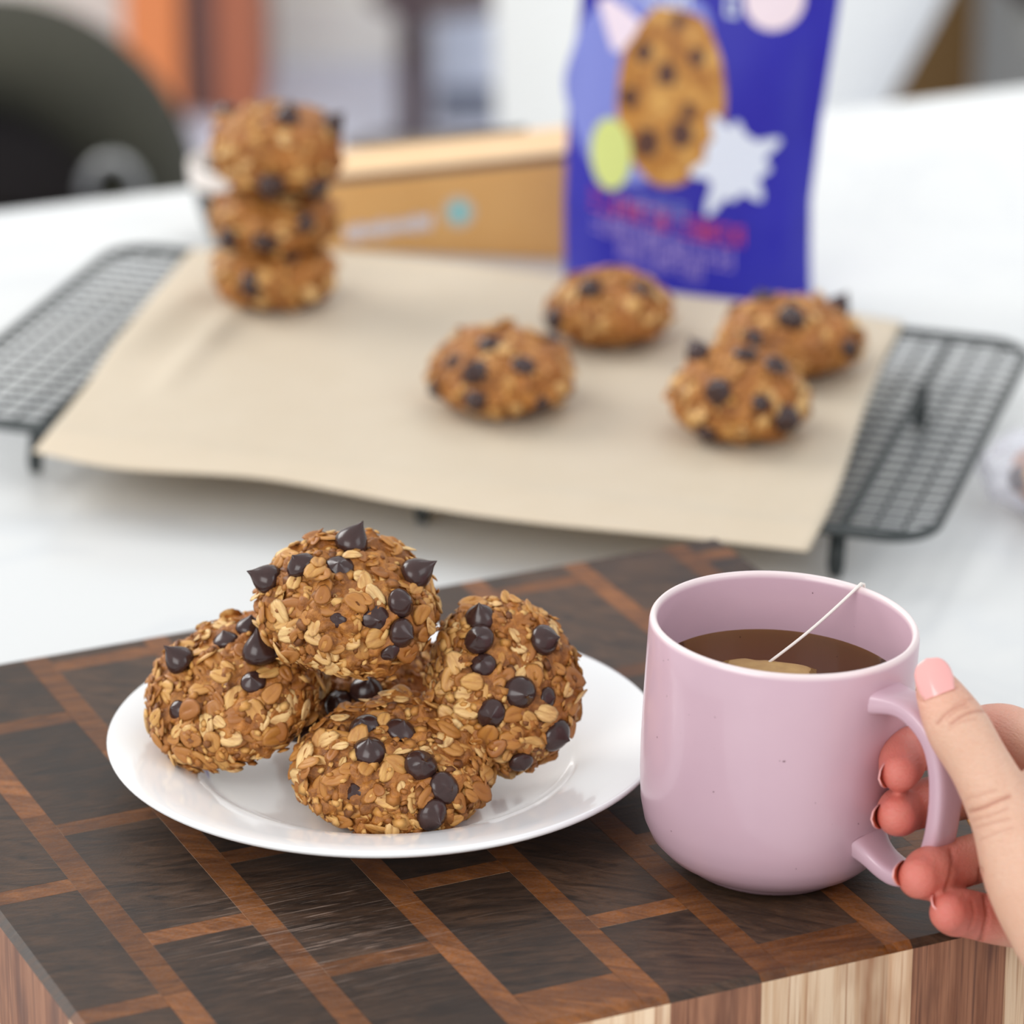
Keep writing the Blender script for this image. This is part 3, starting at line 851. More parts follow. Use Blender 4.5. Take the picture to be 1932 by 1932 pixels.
cr = 0.022; loop = []
for (cx, cy, a0) in ((RW - cr, cr, -90), (RW - cr, RD - cr, 0), (cr, RD - cr, 90), (cr, cr, 180)):
    for k in range(9):
        a = math.radians(a0 + 90 * k / 8); loop.append(rk(cx + cr * math.cos(a), cy + cr * math.sin(a)))
MB().tube(loop, 0.0024, 10, closed=True).obj('frame', M_wire, rack, 180)
nA, nB = 25, 38
wa = MB().tube([R1 * 0.002, R1 * (RW - 0.002)], 0.00085, 6).mesh('wire', M_wire, 180)
wb = MB().tube([R2 * 0.002, R2 * (RD - 0.002)], 0.00085, 6).mesh('wire', M_wire, 180)
for i in range(1, nA): ob('wire', wa, rack, R2 * (RD * i / nA) + Vector((0, 0, HR - 0.0006)))
for i in range(1, nB): ob('wire', wb, rack, R1 * (RW * i / nB) + Vector((0, 0, HR + 0.0008)))
for a in (0.063, 0.254, 0.445):
    pts = [rk(a, 0.004, HR - 0.003), rk(a, 0.03, HR - 0.004)]
    bar = [rk(a, 0.004, HR - 0.0035), rk(a, RD - 0.004, HR - 0.0035)]
    MB().tube(bar, 0.0021, 8).obj('support_bar', M_wire, rack, 180)
    for b in (0.075, RD - 0.002):
        MB().tube([rk(a - 0.0016, b - .004, HR - 0.003), rk(a - 0.0018, b, 0.006), rk(a - 0.001, b, 0.0022), rk(a + 0.001, b, 0.0022), rk(a + 0.0018, b, 0.006), rk(a + 0.0016, b - .004, HR - 0.003)], 0.0021, 8).obj('foot', M_wire, rack, 180)

# ------------------------------------------------------------------ baking paper
HPA = HR + 0.0026


def bnd(pts, n):
    c = catmull([np.array(p, float) for p in pts], 12); c = np.array(c)
    L_ = np.concatenate([[0], np.cumsum(np.linalg.norm(np.diff(c, axis=0), axis=1))]); t = np.linspace(0, L_[-1], n)
    return [P(np.interp(q, L_, c[:, 0]), np.interp(q, L_, c[:, 1]), HPA) for q in t]


NX, NY = 90, 60
bt = bnd([(362, 470), (650, 474), (1000, 512), (1300, 556), (1540, 582), (1705, 607)], NX + 1)
bo = bnd([(62, 852), (230, 884), (500, 903), (790, 955), (1000, 985), (1300, 1015), (1525, 1040)], NX + 1)
le = bnd([(362, 470), (270, 580), (160, 730), (62, 852)], NY + 1); ri = bnd([(1705, 607), (1660, 700), (1622, 800), (1580, 930), (1525, 1040)], NY + 1)
v = []; f = []
for j in range(NY + 1):
    t = j / NY
    for i in range(NX + 1):
        s_ = i / NX
        p = bt[i] * (1 - t) + bo[i] * t + le[j] * (1 - s_) + ri[j] * s_ - (bt[0] * (1 - s_) * (1 - t) + bt[NX] * s_ * (1 - t) + bo[0] * (1 - s_) * t + bo[NX] * s_ * t)
        edge = min(i, NX - i, (NY - j) * 1.2, j * 1.2)
        z = 0.0010 * noise.noise(Vector((p.x * 14, p.y * 14, 1))) * min(1, edge / 12)
        # two long soft wrinkles at the left front, and a curling front edge
        for (ax, ay, bx_, by_, h_, wd_) in ((P(310, 830, 0).x, P(310, 830, 0).y, P(480, 650, 0).x, P(480, 650, 0).y, 0.0055, 0.0065), (P(200, 790, 0).x, P(200, 790, 0).y, P(400, 610, 0).x, P(400, 610, 0).y, 0.0040, 0.010)):
            dx, dy = bx_ - ax, by_ - ay; tt = max(0, min(1, ((p.x - ax) * dx + (p.y - ay) * dy) / (dx * dx + dy * dy)))
            dd = math.hypot(p.x - ax - dx * tt, p.y - ay - dy * tt); z += h_ * math.exp(-(dd / wd_) ** 2) * math.sin(math.pi * min(1, max(0, tt * .8 + .1)))
        v.append(p + Vector((0, 0, max(z, -0.0002))))
n_ = len(v); v += [p - Vector((0, 0, 0.0003)) for p in v]
for j in range(NY):
    for i in range(NX):
        a = j * (NX + 1) + i; f.append((a, a + 1, a + NX + 2, a + NX + 1)); f.append((n_ + a, n_ + a + NX + 1, n_ + a + NX + 2, n_ + a + 1))
rimi = [i for i in range(NX + 1)] + [j * (NX + 1) + NX for j in range(1, NY + 1)] + [NY * (NX + 1) + i for i in range(NX - 1, -1, -1)] + [j * (NX + 1) for j in range(NY - 1, 0, -1)]
for a, b in zip(rimi, rimi[1:] + rimi[:1]): f.append((a, b, n_ + b, n_ + a))
mpap = Mat('baking_paper', rough=0.5); q = mpap.coord('Object'); mpap.color(mpap.mix(mpap.noise(q, 60, 4), S(228, 214, 190), S(236, 224, 203))); mpap.bump(mpap.noise(q, 500, 2), .08, .0005)
tl_ = mpap.n('ShaderNodeBsdfTranslucent'); tl_.inputs[0].default_value = S(232, 214, 186); mx_ = mpap.n('ShaderNodeMixShader'); mx_.inputs[0].default_value = 0.34
mpap.l(mpap.b.outputs[0], mx_.inputs[1]); mpap.l(tl_.outputs[0], mx_.inputs[2]); mpap.l(mx_.outputs[0], mpap.out.inputs['Surface'])
paper = tag(MB().add(v, f).obj('baking_paper', mpap.m, None, 180), 'sheet of unbleached beige baking paper laid over the wire rack', 'baking paper')

# ------------------------------------------------------------------ cookies on the rack
pz_ = HPA + 0.0012
G2 = 'cookies on the baking paper'; G3 = 'cookies in the tall stack'


def far(label, bx, by, wpx, hpx, seed, chips, g, h0=0.0, axis=(0, 0, 1)):
    """bx,by: middle of its lower edge"""
    zz = depth(P(bx, by, pz_ + h0)); R = wpx / 2 * zz / F; Rv = R * math.sin(TH)
    c = P(bx, by - F * R * math.sin(TH) / zz * 0.93 - 22, pz_ + h0 + 0.012)
    hh = max(0.014, (hpx * zz / F - Rv) / math.cos(TH) - 0.0095)
    return cookie(label, Vector((c.x, c.y, T + pz_ + h0 + 0.0125)), axis, R * 0.965, hh, 0.0125, seed, chips, sub=5, noats=90, ncrumb=240, group=g, extra=2, n1=2.35 if g == G2 else 3.2)


far('oat cookie on the baking paper with a dark double chip down its left side', 948, 786, 288, 172, 31, [(925, 650, (0, -.2), 2), (900, 702, (0, 0), 1, 1.2), (895, 757, (0, 0), 2, 1.1), (990, 686, (0, 0), 3), (1022, 765, (0, 0), 3), (1045, 628, (0, -.2), 2), (855, 680, (0, 0), 3, .8), (818, 735, (0, 0), 3)], G2)
far('oat cookie on the baking paper nearest to the left side of the purple pouch', 1151, 654, 242, 150, 32, [(1115, 545, (0, -.2), 1, 1.1), (1212, 547, (0, -.2), 1, 1.0), (1044, 602, (-.3, 0), 2, 1.1)], G2)
far('oat cookie at the right rear of the baking paper, partly hidden by its neighbour', 1492, 716, 285, 160, 33, [(1495, 605, (0, -.1), 0, 1.3), (1580, 582, (.3, -.6), 0, 1.1), (1420, 645, (0, 0), 2, 1.1), (1440, 562, (0, -.2), 3, 1.2), (1605, 660, (0, 0), 3)], G2)
far('oat cookie at the front right of the baking paper', 1395, 832, 272, 185, 34, [(1320, 674, (-.3, -.6), 0, 1.1), (1352, 740, (0, 0), 1, 1.2), (1465, 687, (0, -.2), 2, 1.1), (1486, 790, (.1, 0), 1, 1.25), (1333, 818, (0, .2), 2), (1440, 762, (0, 0), 3, .8), (1408, 668, (0, 0), 3)], G2)
far('bottom oat cookie of the stack of three on the baking paper', 517, 582, 246, 132, 35, [(474, 538, (0, 0), 2, 1.2), (452, 470, (0, -.2), 1, 1.1), (545, 480, (0, 0), 3, 1.2)], G3)
far('middle oat cookie of the stack of three on the baking paper', 517, 479, 240, 128, 36, [(575, 418, (0, .1), 1, 1.1), (434, 452, (-.2, .1), 1, 1.1), (510, 365, (0, 0), 3), (500, 462, (0, .1), 3, 1.2)], G3, 0.0275, (0.02, 0, 1))
far('top oat cookie of the stack of three on the baking paper', 522, 366, 258, 172, 37, [(540, 225, (.1, -.5), 0, 1.15), (622, 236, (.3, -.6), 0, 1.1), (428, 205, (-.2, -.3), 2), (512, 352, (0, .4), 1, 1.3), (592, 352, (0, .4), 1, 1.3)], G3, 0.058, (0.02, 0.03, 1))

# ------------------------------------------------------------------ snack pouch
pa = P(1066, 525, 0); pb = P(1530, 566, 0)
px_ = (pb - pa).normalized(); pyv = Vector((-px_.y, px_.x, 0)); PO = (pa + pb) / 2
PWD = (pb - pa).length; PHT = 0.215
pouch = tag(ob('snack_pouch', None, None, (PO.x, PO.y, T)), 'glossy purple stand-up pouch with a cookie picture and white snowflake', 'pouch')
pouch.rotation_euler = (0, 0, math.atan2(px_.y, px_.x))


def pedge(t):
    """left and right limits of the pouch at the height t (0..1)"""
    zz = depth(PO + Vector((0, 0, t * PHT)))
    L_ = np.interp(t, [0, .2, .45, .7, 1], [-.5, -.503, -.487, -.44, -.43]); R_ = np.interp(t, [0, .12, .25, .45, .62, .85, 1], [.5, .492, .488, .52, .555, .60, .61])
    return L_ * PWD, R_ * PWD


def pfront(s, t):
    """local point on the front film: s metres from the middle, t metres up"""
    q = min(1, max(0, t / PHT)); L_, R_ = pedge(q); u_ = max(-1, min(1, (2 * s - L_ - R_) / (R_ - L_)))
    th_ = 0.026 * (1 - q) ** 0.8 * (1 - abs(u_) ** 2.6) + 0.001
    th_ += 0.0016 * noise.noise(Vector((s * 28, t * 22, 3.3))) * (1 - u_ * u_) + 0.0030 * math.exp(-((u_ - .86) / .10) ** 2) * math.sin(q * 9)
    return Vector((s, -th_, t))


def pou_sheet(sign):
    v = []; f = []; nu, nv = 56, 60
    for j in range(nv + 1):
        q = j / nv; L_, R_ = pedge(q)
        for i in range(nu + 1):
            u_ = i / nu; s = L_ + (R_ - L_) * u_; p = pfront(s, q * PHT); v.append(p if sign > 0 else Vector((p.x, -p.y * 0.9, p.z)))
    for j in range(nv):
        for i in range(nu):
            a = j * (nu + 1) + i; f.append((a, a + 1, a + nu + 2, a + nu + 1) if sign > 0 else (a, a + nu + 1, a + nu + 2, a + 1))
    return v, f, nu


mpo = Mat('purple_film', rough=0.38, Coat_Weight=0.12, Coat_Roughness=0.15); mpo.b.inputs['Specular IOR Level'].default_value = 0.3
q = mpo.coord('Object'); mpo.color(mpo.mix(mpo.noise(q, 18, 3), S(38, 34, 148), S(54, 52, 178)))
mb = MB(); va, fa, nu = pou_sheet(1); vb, fb, _ = pou_sheet(-1)
mb.add(va, fa); mb.add(vb, fb); o2 = len(va)
mb.add([], []); mb.f += [(i, o2 + i, o2 + i + 1, i + 1) for i in range(nu)]; mb.m += [0] * nu
top0 = len(va) - nu - 1; mb.f += [(top0 + i, top0 + i + 1, o2 + top0 + i + 1, o2 + top0 + i) for i in range(nu)]; mb.m += [0] * nu
nv_ = 60
mb.f += [(j * (nu + 1), (j + 1) * (nu + 1), o2 + (j + 1) * (nu + 1), o2 + j * (nu + 1)) for j in range(nv_)] + [(j * (nu + 1) + nu, o2 + j * (nu + 1) + nu, o2 + (j + 1) * (nu + 1) + nu, (j + 1) * (nu + 1) + nu) for j in range(nv_)]; mb.m += [0] * (2 * nv_)
mb.obj('film', mpo.m, pouch, 60)


def st(px, py):
    """pixel of the photograph to (s, t) on the pouch face"""
    n = pyv; o = Vector((PO.x, PO.y, T)) - pyv * 0.016; d = ray(px, py); k = (o - CAM).dot(n) / d.dot(n); p = CAM + d * k - Vector((PO.x, PO.y, T))
    return p.dot(px_), p.z


def patch(mb, poly, lift=0.0004, rings=5, mi=0):
    """flat print: polygon of (s,t), filled from its middle and laid on the film"""
    cx = sum(p[0] for p in poly) / len(poly); cy = sum(p[1] for p in poly) / len(poly); n = len(poly); v = []; f = []
    def L3(s, t):
        p = pfront(s, t); p.y -= lift; return p
    v.append(L3(cx, cy))
    for r in range(1, rings + 1):
        for (s, t) in poly: v.append(L3(cx + (s - cx) * r / rings, cy + (t - cy) * r / rings))
    for k in range(n): f.append((0, 1 + k, 1 + (k + 1) % n))
    for r in range(rings - 1):
        for k in range(n):
            k2 = (k + 1) % n; f.append((1 + r * n + k, 1 + (r + 1) * n + k, 1 + (r + 1) * n + k2, 1 + r * n + k2))
    return mb.add(v, f, mi)


def ell(cx, cy, rx, ry, rot=0, n=40, wob=0, seed=0):
    out = []
    for k in range(n):
        a = 2 * math.pi * k / n; w_ = 1 + wob * noise.noise(Vector((math.cos(a) * 2, math.sin(a) * 2, seed))); x = rx * math.cos(a) * w_; y = ry * math.sin(a) * w_; c_, s_ = math.cos(rot), math.sin(rot)
        out.append(st(cx + x * c_ - y * s_, cy + x * s_ + y * c_))
    return out


mpc = Mat('printed_cookie_ink', rough=0.4); q = mpc.coord('Object')
c1 = mpc.ramp(mpc.noise(q, 90, 3, .6), [(0.3, S(150, 92, 30)), (0.5, S(190, 130, 52)), (0.7, S(222, 172, 92))])
mpc.color(mpc.mix(mpc.ramp(mpc.noise(q, 210, 2), [(.35, .5), (.55, 0.)]), c1, S(140, 80, 30)))
patch(MB(), ell(1265, 182, 104, 166, 0.0, 48, .05), 0.0004, 8).obj('printed_cookie', mpc.m, pouch, 180, fixn=False)
mdk = plain('printed_chip_ink', S(82, 46, 34), 0.4)
for k, (x, y, r) in enumerate(((1212, 102, 17), (1257, 140, 19), (1313, 110, 15), (1187, 185, 17), (1222, 268, 24), (1288, 250, 22), (1300, 210, 14), (1275, 45, 12))):
    patch(MB(), ell(x, y, r, r * 1.15, 0, 18, .3, k), 0.0008, 2).obj('printed_chip', mdk, pouch, 180, fixn=False)
patch(MB(), ell(1151, 291, 42, 66, -.05), 0.0006, 4).obj('lime_badge', plain('lime_ink', S(212, 222, 136), 0.4), pouch, 180, fixn=False)['label'] = 'lime green oval badge'
patch(MB(), ell(1455, 5, 56, 58), 0.0006, 4).obj('pink_badge', plain('pale_pink_ink', S(240, 222, 230), 0.4), pouch, 180, fixn=False)['label'] = 'pale pink round badge'
patch(MB(), [st(*p) for p in ((1118, 8), (1140, 2), (1170, 20), (1206, 46), (1190, 75), (1165, 104), (1150, 100), (1135, 60))], 0.0006, 4).obj('pink_badge', plain('pale_pink_ink2', S(238, 222, 236), 0.4), pouch, 180, fixn=False)['label'] = 'pale pink pointed badge'
# paler glow printed behind the cookie
patch(MB(), ell(1205, 160, 150, 190, .2, 40, .1), 0.0002, 8).obj('printed_glow', plain('lilac_blue_ink', S(128, 138, 214), 0.35), pouch, 180, fixn=False)
# snowflake
sn = []; cx, cy = 1386, 305
for k in range(96):
    a = 2 * math.pi * k / 96; r = 56 + sum(h_ * math.exp(-(((a - q_ + math.pi) % (2 * math.pi) - math.pi) / .2) ** 2) for q_, h_ in ((-2.02, 44), (-.38, 42), (.92, 36), (2.07, 52), (2.95, 34), (-1.5, 22), (.24, 18), (1.55, 14), (-2.6, 8))); sn.append(st(cx + r * math.cos(a) * .92, cy + r * math.sin(a)))
sf = patch(MB(), sn, 0.0010, 6).obj('snowflake', plain('white_ink', S(222, 228, 242), 0.4), pouch, 180, fixn=False); sf['label'] = 'white snowflake emblem'


def lettering(name, x0, y0, x1, y1, hgt, nchar, col, seed, mat=None):
    """a row of unreadable lettering: each character a few strokes, as soft as in the photograph"""
    r = random.Random(seed); mb = MB(); dx, dy = (x1 - x0) / nchar, (y1 - y0) / nchar
    def Q(x, y): return st(x, y)
    for k in range(nchar):
        if r.random() < .10: continue
        cx, cy = x0 + dx * (k + .08), y0 + dy * k; w_ = dx * .78; th_ = max(2.5, w_ * .26)
        for q in r.sample(range(5), r.choice((2, 3, 3, 4))):
            bx = ((0, -hgt / 2, th_, hgt), (w_ - th_, -hgt / 2, th_, hgt), (0, -hgt / 2, w_, th_), (0, hgt / 2 - th_, w_, th_), (0, -th_ / 2, w_, th_))[q]
            X, Y, W, H = cx + bx[0], cy + bx[1], bx[2], bx[3]
            patch(mb, [Q(X, Y), Q(X + W, Y + dy / dx * W), Q(X + W, Y + dy / dx * W + H), Q(X, Y + H)], 0.0009, 1)
    return mb.obj(name, mat or plain(name + '_ink', col, 0.4), pouch, 180, fixn=False)


lettering('white_lettering', 1180, -16, 1392, 14, 50, 7, S(222, 230, 244), 1)
lettering('pale_blue_lettering', 1172, 374, 1300, 396, 30, 11, S(150, 158, 222), 2)
lettering('red_lettering', 1110, 374, 1408, 446, 36, 15, S(206, 66, 110), 3)
lettering('lilac_lettering', 1115, 414, 1390, 486, 36, 15, S(172, 148, 216), 4)
lettering('lilac_lettering', 1170, 462, 1335, 502, 36, 9, S(160, 138, 212), 5)

# ------------------------------------------------------------------ cardboard dispenser box
mkr = Mat('kraft_card', rough=0.7); q = mkr.coord('Object'); mkr.color(mkr.mix(mkr.noise(q, 40, 4), S(222, 164, 94), S(230, 180, 114)))
mlid = Mat('pale_kraft_card', rough=0.7); q = mlid.coord('Object'); mlid.color(mlid.mix(mlid.noise(q, 40, 4), S(220, 182, 136), S(228, 194, 152)))
box = tag(ob('wrap_box', None, None), 'long brown cardboard wrap box with white lettering behind the cookie stack', 'box')
b0 = P(560, 468, 0); b1 = P(1135, 492, 0); bd = (b1 - b0); bl = bd.length; bd.normalize(); bn = Vector((-bd.y, bd.x, 0))
box.matrix_world = Matrix(((bd.x, bn.x, 0, b0.x), (bd.y, bn.y, 0, b0.y), (0, 0, 1, T), (0, 0, 0, 1)))
HLr, HRr, DP = 0.0335, 0.0575, 0.044
v = [(0, 0, 0), (bl, 0, 0), (bl, DP, 0), (0, DP, 0), (0, 0, HLr), (bl, 0, HRr), (bl, DP, HRr), (0, DP, HLr)]
bevel(MB().add(v, [(0, 3, 2, 1), (0, 1, 5, 4), (1, 2, 6, 5), (2, 3, 7, 6), (3, 0, 4, 7), (4, 5, 6, 7)]).obj('carton', mkr.m, box, False), 0.0012)
g = 0.0012
v = [(-g, -g, HLr + .0042), (bl + g, -g, HRr + .0046), (bl + g, DP + g, HRr + .006), (-g, DP + g, HLr + .006)]; v += [(x, y, z + .0012) for x, y, z in v]
bevel(MB().add(v, [(0, 3, 2, 1), (0, 1, 5, 4), (1, 2, 6, 5), (2, 3, 7, 6), (3, 0, 4, 7), (4, 5, 6, 7)]).obj('lid', mlid.m, box, False), 0.0004)
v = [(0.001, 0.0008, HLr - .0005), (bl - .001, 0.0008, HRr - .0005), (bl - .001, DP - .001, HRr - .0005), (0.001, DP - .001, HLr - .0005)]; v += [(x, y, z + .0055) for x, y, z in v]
MB().add(v, [(0, 3, 2, 1), (0, 1, 5, 4), (1, 2, 6, 5), (2, 3, 7, 6), (3, 0, 4, 7), (4, 5, 6, 7)]).obj('slit_shade_flap', plain('shadow_brown_card', S(112, 88, 82), 0.8), box, False)  # flap coloured dark to paint the shade in the slit under the lid
v = [(bl * .12, DP, HLr + .012), (bl * .72, DP, HRr - .001), (bl * .72, DP + .0008, HRr - .001), (bl * .12, DP + .0008, HLr + .012)]; v += [(x, y, z + .004) for x, y, z in v]
MB().add(v, [(0, 3, 2, 1), (0, 1, 5, 4), (1, 2, 6, 5), (2, 3, 7, 6), (3, 0, 4, 7), (4, 5, 6, 7)]).obj('cutter_strip', plain('grey_metal_strip', S(120, 124, 134), 0.35, Metallic=0.6), box, False)


def bst(px, py):
    n = bn; d = ray(px, py); k = (Vector((b0.x, b0.y, T)) - CAM).dot(n) / d.dot(n); p = CAM + d * k - Vector((b0.x, b0.y, T)); return p.dot(bd), p.z


def bpatch(mb, poly, lift=.0003):
    n = len(poly); v = [(s, -lift, t) for s, t in poly] + [(s, 0, t) for s, t in poly]; f = [tuple(range(n))] + [(k, (k + 1) % n, n + (k + 1) % n, n + k) for k in range(n)]
    return mb.add(v, f)


r = random.Random(8); mb = MB()
for k in range(13):
    x = 650 + k * 12.9; y = 441 - k * 1.9; h_ = r.choice((26, 32, 36)); w_ = 10.5
    for q in range(4):
        X, Y, W, H = ((x, y - h_ / 2, 5, h_), (x + w_ - 5, y - h_ / 2, 5, h_), (x, y - h_ / 2, w_, 7), (x, y + h_ / 2 - 7, w_, 7))[q]
        bpatch(mb, [bst(X, Y), bst(X + W, Y), bst(X + W, Y + H), bst(X, Y + H)])
mb.obj('white_lettering', plain('box_white_ink', S(240, 234, 238), 0.5), box, False)
for nm, rad, lf, c in (('round_seal', 30, .0003, S(206, 196, 178)), ('seal_centre', 17, .0006, S(132, 206, 208))):
    bpatch(MB(), [bst(866 + rad * math.cos(2 * math.pi * k / 28), 400 + rad * math.sin(2 * math.pi * k / 28)) for k in range(28)], lf).obj(nm, plain(nm + '_ink', c, .5), box, False)

# ------------------------------------------------------------------ glass bowl behind the stack
gb = P(478, 452, 0)
bowl = tag(ob('glass_bowl', None, None, (gb.x, gb.y, T)), 'small clear glass bowl with a pale rim behind the cookie stack', 'bowl')
MB().lathe([(0, 0.0005), (0.02, 0.0), (0.0225, 0.001), (0.0275, 0.012), (0.0315, 0.028), (0.0335, 0.0415), (0.0342, 0.0432), (0.0335, 0.0442), (0.0322, 0.0432), (0.030, 0.029), (0.026, 0.013), (0.021, 0.004), (0, 0.003)], 48).obj('glass', M_glass, bowl, 60)
MB().lathe([(0.0312, 0.034), (0.0338, 0.034), (0.0346, 0.0425), (0.0343, 0.0452), (0.033, 0.0458), (0.0318, 0.0446), (0.0312, 0.034)], 48).obj('rim', plain('milky_glass_rim', S(226, 216, 208), 0.2), bowl, 60)
sug = tag(MB().lathe([(0, 0.0034), (0.0205, 0.0045), (0.0255, 0.0132), (0.0294, 0.028), (0.0302, 0.031), (0.02, 0.0335), (0, 0.0345)], 32).obj('brown_sugar', plain('tan_sugar', S(206, 172, 128), 0.8), None, 60, (gb.x, gb.y, T)), 'tan brown sugar inside the small glass bowl', 'sugar', kind='stuff')

# ------------------------------------------------------------------ bag at the right edge
bgp = P(1912, 985, 0)
v, f_ = ico(4); vv = []
for q in v:
    p = Vector(q); k = 1 + 0.16 * noise.noise(p * 2.2) + 0.10 * noise.turbulence(p * 4, 2, False)
    vv.append((q[0] * 0.040 * k + bgp.x + 0.028, q[1] * 0.038 * k + bgp.y + 0.02, T + 0.0165 + max(-0.016, q[2] * 0.019 * k)))
tag(MB().add(vv, f_).obj('plastic_bag', mat_plastic(), None, 180), 'crumpled clear plastic bag at the right edge of the table', 'bag')
cookie('oat cookie inside the clear plastic bag at the right edge', Vector((bgp.x + 0.022, bgp.y + 0.012, T + 0.0155)), (0.2, -.2, 1), 0.022, 0.011, 0.010, 41, [(1918, 900, (0, 0), 3)], sub=5, noats=40, ncrumb=60, group=None, extra=2)

# ------------------------------------------------------------------ furniture beyond the table
def at(px, py): return P(px, py, -T)        # point on the floor


# round-backed olive armchair
ac = PY(-22, 402, 3.45); ch = tag(ob('tub_armchair', None, None, (ac.x, ac.y, 0)), 'olive green tub armchair with round back and dark hollow, left of the table', 'armchair')
k_ = depth(ac) / F; Ro, Ri = 402 * k_, 226 * k_; zc_ = ac.z
mol = Mat('olive_fabric', rough=0.85); q = mol.coord('Object'); mol.color(mol.mix(mol.noise(q, 30, 3), S(34, 33, 21), S(46, 44, 29)))
v = []; f = []; NA, NT = 48, 16; rc, tr_ = (Ro + Ri) / 2, (Ro - Ri) / 2
for i in range(NA + 1):
    a = math.pi * i / NA
    for k in range(NT):
        t = 2 * math.pi * k / NT; e_ = .7; ct = math.copysign(abs(math.cos(t)) ** e_, math.cos(t)); s_ = math.copysign(abs(math.sin(t)) ** e_, math.sin(t))
        r_ = rc + tr_ * ct; v.append((r_ * math.cos(a), 0.06 * s_ * 1.6, zc_ + r_ * math.sin(a)))
for i in range(NA):
    for k in range(NT):
        k2 = (k + 1) % NT; f.append((i * NT + k, i * NT + k2, (i + 1) * NT + k2, (i + 1) * NT + k))
f += [tuple(range(NT)), tuple(range(NA * NT, (NA + 1) * NT))]
MB().add(v, f).obj('back_roll', mol.m, ch, 180)
mdb = plain('shaded_brown_leather', S(40, 32, 32), 0.6)  # dark tone includes the shade of the chair's hollow, painted into the colour
vv = [(Ri * 1.06 * math.cos(math.pi * i / 32), y, zc_ + Ri * 1.06 * math.sin(math.pi * i / 32)) for y in (0.02, 0.07) for i in range(33)]
MB().add(vv, [tuple(range(32, -1, -1)), tuple(range(33, 66))] + [(i, i + 1, 34 + i, 33 + i) for i in range(32)] + [(0, 33, 65, 32)]).obj('inner_back', mdb, ch, 40)
bevel(MB().box(-Ro, Ro, -0.36, 0.1, zc_ - 0.13, zc_ - 0.005).obj('seat', mdb, ch, True), 0.03, 4)
for x in (-Ro + .04, Ro - .04):
    for y in (-.3, .05): MB().tube([(x, y, 0), (x, y, zc_ - .12)], 0.014, 12).obj('leg', mdb, ch)
arcp = [Vector((262 * k_ + 48 * k_ * math.cos(a), -0.12, zc_ + 0.034 + 45 * k_ + 62 * k_ * math.sin(a))) for a in [math.pi * (k / 20 * 1.15 - .1) for k in range(21)]]
MB().tube(arcp, 0.0058, 12).obj('arm_tube', plain('brushed_steel', S(150, 150, 148), 0.35, Metallic=0.7), ch, 180)

# orange wood cupboard
cb = at(368, 232); mwo = Mat('orange_wood', rough=0.5); q = mwo.coord('Object', scale=(14, 14, 2)); mwo.color(mwo.mix(mwo.noise(q, 1, 3), S(208, 118, 64), S(224, 138, 80)))
mwr = Mat('red_brown_wood', rough=0.5); q = mwr.coord('Object', scale=(14, 14, 2)); mwr.color(mwr.mix(mwr.noise(q, 1, 3), S(152, 86, 58), S(172, 100, 68)))
cup = tag(ob('wooden_cupboard', None, None, (cb.x, cb.y, 0)), 'narrow orange and red-brown wooden cupboard standing behind the cookie stack', 'cupboard')
kx = depth(cb) / F
bevel(MB().box((238 - 368) * kx, (345 - 368) * kx, 0, .24, 0, 1.1).obj('left_panel', mwo.m, cup, False), .004)
bevel(MB().box((345 - 368) * kx, (408 - 368) * kx, .04, .22, 0.0, 1.08).obj('recessed_panel', plain('grey_brown_wood', S(112, 88, 84), .6), cup, False), .003)
bevel(MB().box((408 - 368) * kx, (496 - 368) * kx, 0, .24, 0, 1.1).obj('right_panel', mwr.m, cup, False), .004)
bevel(MB().box((236 - 368) * kx, (498 - 368) * kx, -.01, .245, 1.1, 1.125).obj('top', mwr.m, cup, False), .004)

# dark lamp stand
lp = at(780, 300); mdm = plain('dark_bronze', S(74, 58, 62), 0.5)
lamp = tag(ob('lamp_stand', None, None, (lp.x, lp.y, 0)), 'dark pole of a stand with a small tray, behind the cardboard box', 'stand'); kx = depth(lp) / F
MB().tube([(0, 0, .01), (0, 0, 1.25)], 29 * kx, 20).obj('pole', mdm, lamp, 40)
MB().lathe([(0, 0), (.075, 0), (.08, .004), (.075, .012), (0, .02)], 32).obj('base', mdm, lamp, 40)
ttz = PY(800, 4, lp.y).z
MB().lathe([(0, 0), (.085, 0), (.09, .006), (.085, .012), (0, .012)], 32, cx=0.035).obj('tray', mdm, lamp, 40, (0, 0, ttz))
MB().lathe([(0.05, 0), (.16, 0), (.11, .2), (.06, .2)], 32).obj('shade', plain('linen_shade', S(220, 214, 204), .8), lamp, 40, (0, 0, 1.2))
# grey cabinet
gc = at(868, 290); kx = depth(gc) / F
gcb = tag(ob('storage_cabinet', None, None, (gc.x, gc.y + .12, 0)), 'low blue-grey storage cabinet against the wall behind the pouch', 'cabinet')
bevel(MB().box((818 - 868) * kx, (1320 - 868) * kx, 0, .4, .05, PY(868, 28, gc.y + .12).z).obj('carcass', plain('blue_grey_paint', S(200, 206, 220), .5), gcb, False), .004)
bevel(MB().box((818 - 868) * kx, (1320 - 868) * kx, .02, .38, 0, .05).obj('plinth', plain('grey_plinth', S(130, 134, 146), .6), gcb, False), .003)
bevel(MB().box((826 - 868) * kx, (1060 - 868) * kx, -.014, 0, .06, PY(868, 28, gc.y + .12).z - .01).obj('door', plain('blue_grey_door', S(206, 212, 226), .5), gcb, False), .003)
bevel(MB().box((1066 - 868) * kx, (1312 - 868) * kx, -.014, 0, .06, PY(868, 28, gc.y + .12).z - .01).obj('door', plain('blue_grey_door2', S(206, 212, 226), .5), gcb, False), .003)

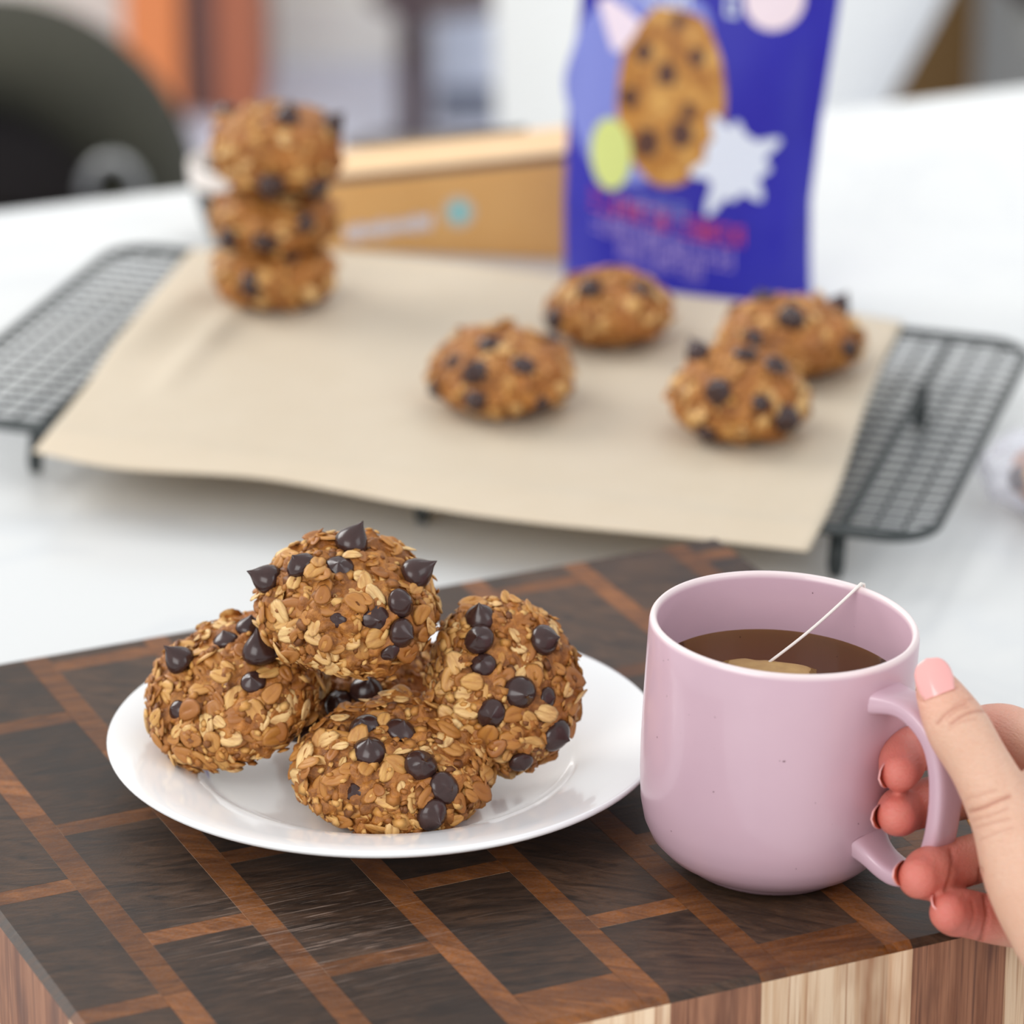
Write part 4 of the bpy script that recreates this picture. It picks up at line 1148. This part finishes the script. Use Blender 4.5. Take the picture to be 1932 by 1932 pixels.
# white tub chair
WY = 3.6; wc0 = PY(1300, 120, WY); kx = depth(wc0) / F
wch = tag(ob('white_chair', None, None, (wc0.x, WY, 0)), 'white moulded tub chair behind the purple pouch', 'chair')
zs = [PY(1300, y, WY).z for y in (330, 185, 0, -150, -260)]
lf_ = [(940 - 1300) * kx, (934 - 1300) * kx, (930 - 1300) * kx, (926 - 1300) * kx, (930 - 1300) * kx]; rt_ = [(1600 - 1300) * kx, (1668 - 1300) * kx, (1765 - 1300) * kx, (1835 - 1300) * kx, (1850 - 1300) * kx]
zz_ = [.30] + zs; lf_ = [-.06] + lf_; rt_ = [.05] + rt_
v = []; f = []; n = 40
def ringp(l, r_, z, sc, dy=0):
    c = (l + r_) / 2; a = (r_ - l) / 2 * sc
    return [(c + a * math.copysign(abs(math.cos(2 * math.pi * k / n)) ** .8, math.cos(2 * math.pi * k / n)), dy + .17 * sc * math.copysign(abs(math.sin(2 * math.pi * k / n)) ** .8, math.sin(2 * math.pi * k / n)), z) for k in range(n)]
rings = [ringp(l, r_, z, 1) for l, r_, z in zip(lf_, rt_, zz_)] + [ringp(l, r_, z, .86) for l, r_, z in list(zip(lf_, rt_, zz_))[:0:-1]]
for rg in rings: v += rg
for i in range(len(rings) - 1):
    for k in range(n):
        k2 = (k + 1) % n; f.append((i * n + k, i * n + k2, (i + 1) * n + k2, (i + 1) * n + k))
f += [tuple(range(n - 1, -1, -1)), tuple(range((len(rings) - 1) * n, len(rings) * n))]
MB().add(v, f).obj('shell', plain('white_shell', S(228, 228, 222), .5), wch, 60)
for sx in (-1, 1):
    for sy in (-1, 1): MB().tube([(sx * .05, sy * .05, .31), (sx * .16, sy * .16, 0)], .011, 12).obj('leg', plain('beech_leg', S(196, 160, 118), .5), wch)
# brown sideboard and grey armchair on the right
sb = at(1720, 150); kx = depth(sb) / F
sid = tag(ob('wooden_sideboard', None, None, (sb.x, sb.y - .2, 0)), 'brown wooden sideboard end in shade, right of the white chair', 'sideboard')
msb = Mat('brown_wood', rough=.5); q = msb.coord('Object', scale=(10, 10, 2)); msb.color(msb.mix(msb.noise(q, 1, 3), S(100, 70, 26), S(116, 86, 36)))
bevel(MB().box((1600 - 1720) * kx, (1806 - 1720) * kx, 0, .22, .0, .8).obj('carcass', msb.m, sid, False), .004)
bevel(MB().box((1595 - 1720) * kx, (1811 - 1720) * kx, -.01, .225, .8, .825).obj('top', msb.m, sid, False), .004)
g0 = PY(1970, 128, 4.0); kx = depth(g0) / F
gch = tag(ob('grey_armchair', None, None, (g0.x, 4.0, 0)), 'grey fabric armchair at the right beyond the table, holding a dark cushion', 'armchair')
mgr = plain('grey_fabric', S(116, 116, 112), .9)
bevel(MB().box(0, .62, 0, .5, .1, g0.z).obj('seat', mgr, gch, True), .02, 4)
bevel(MB().box(0, .62, .5, .62, .1, .78).obj('backrest', mgr, gch, True), .03, 4)
for x in (.04, .58):
    for y in (.04, .57): MB().tube([(x, y, 0), (x, y, .11)], .015, 10).obj('leg', mdb, gch)
v, f_ = ico(4); c0 = PY(1968, 40, 4.25); vv = [(c0.x + math.copysign(abs(q[0]) ** .75, q[0]) * .068, 4.25 + q[1] * .05, g0.z + .106 + math.copysign(abs(q[2]) ** .75, q[2]) * .1) for q in v]
tag(MB().add(vv, f_).obj('cushion', plain('dark_brown_velvet', S(66, 50, 46), .85), None, 180), 'dark brown cushion on the seat of the grey armchair', 'cushion')
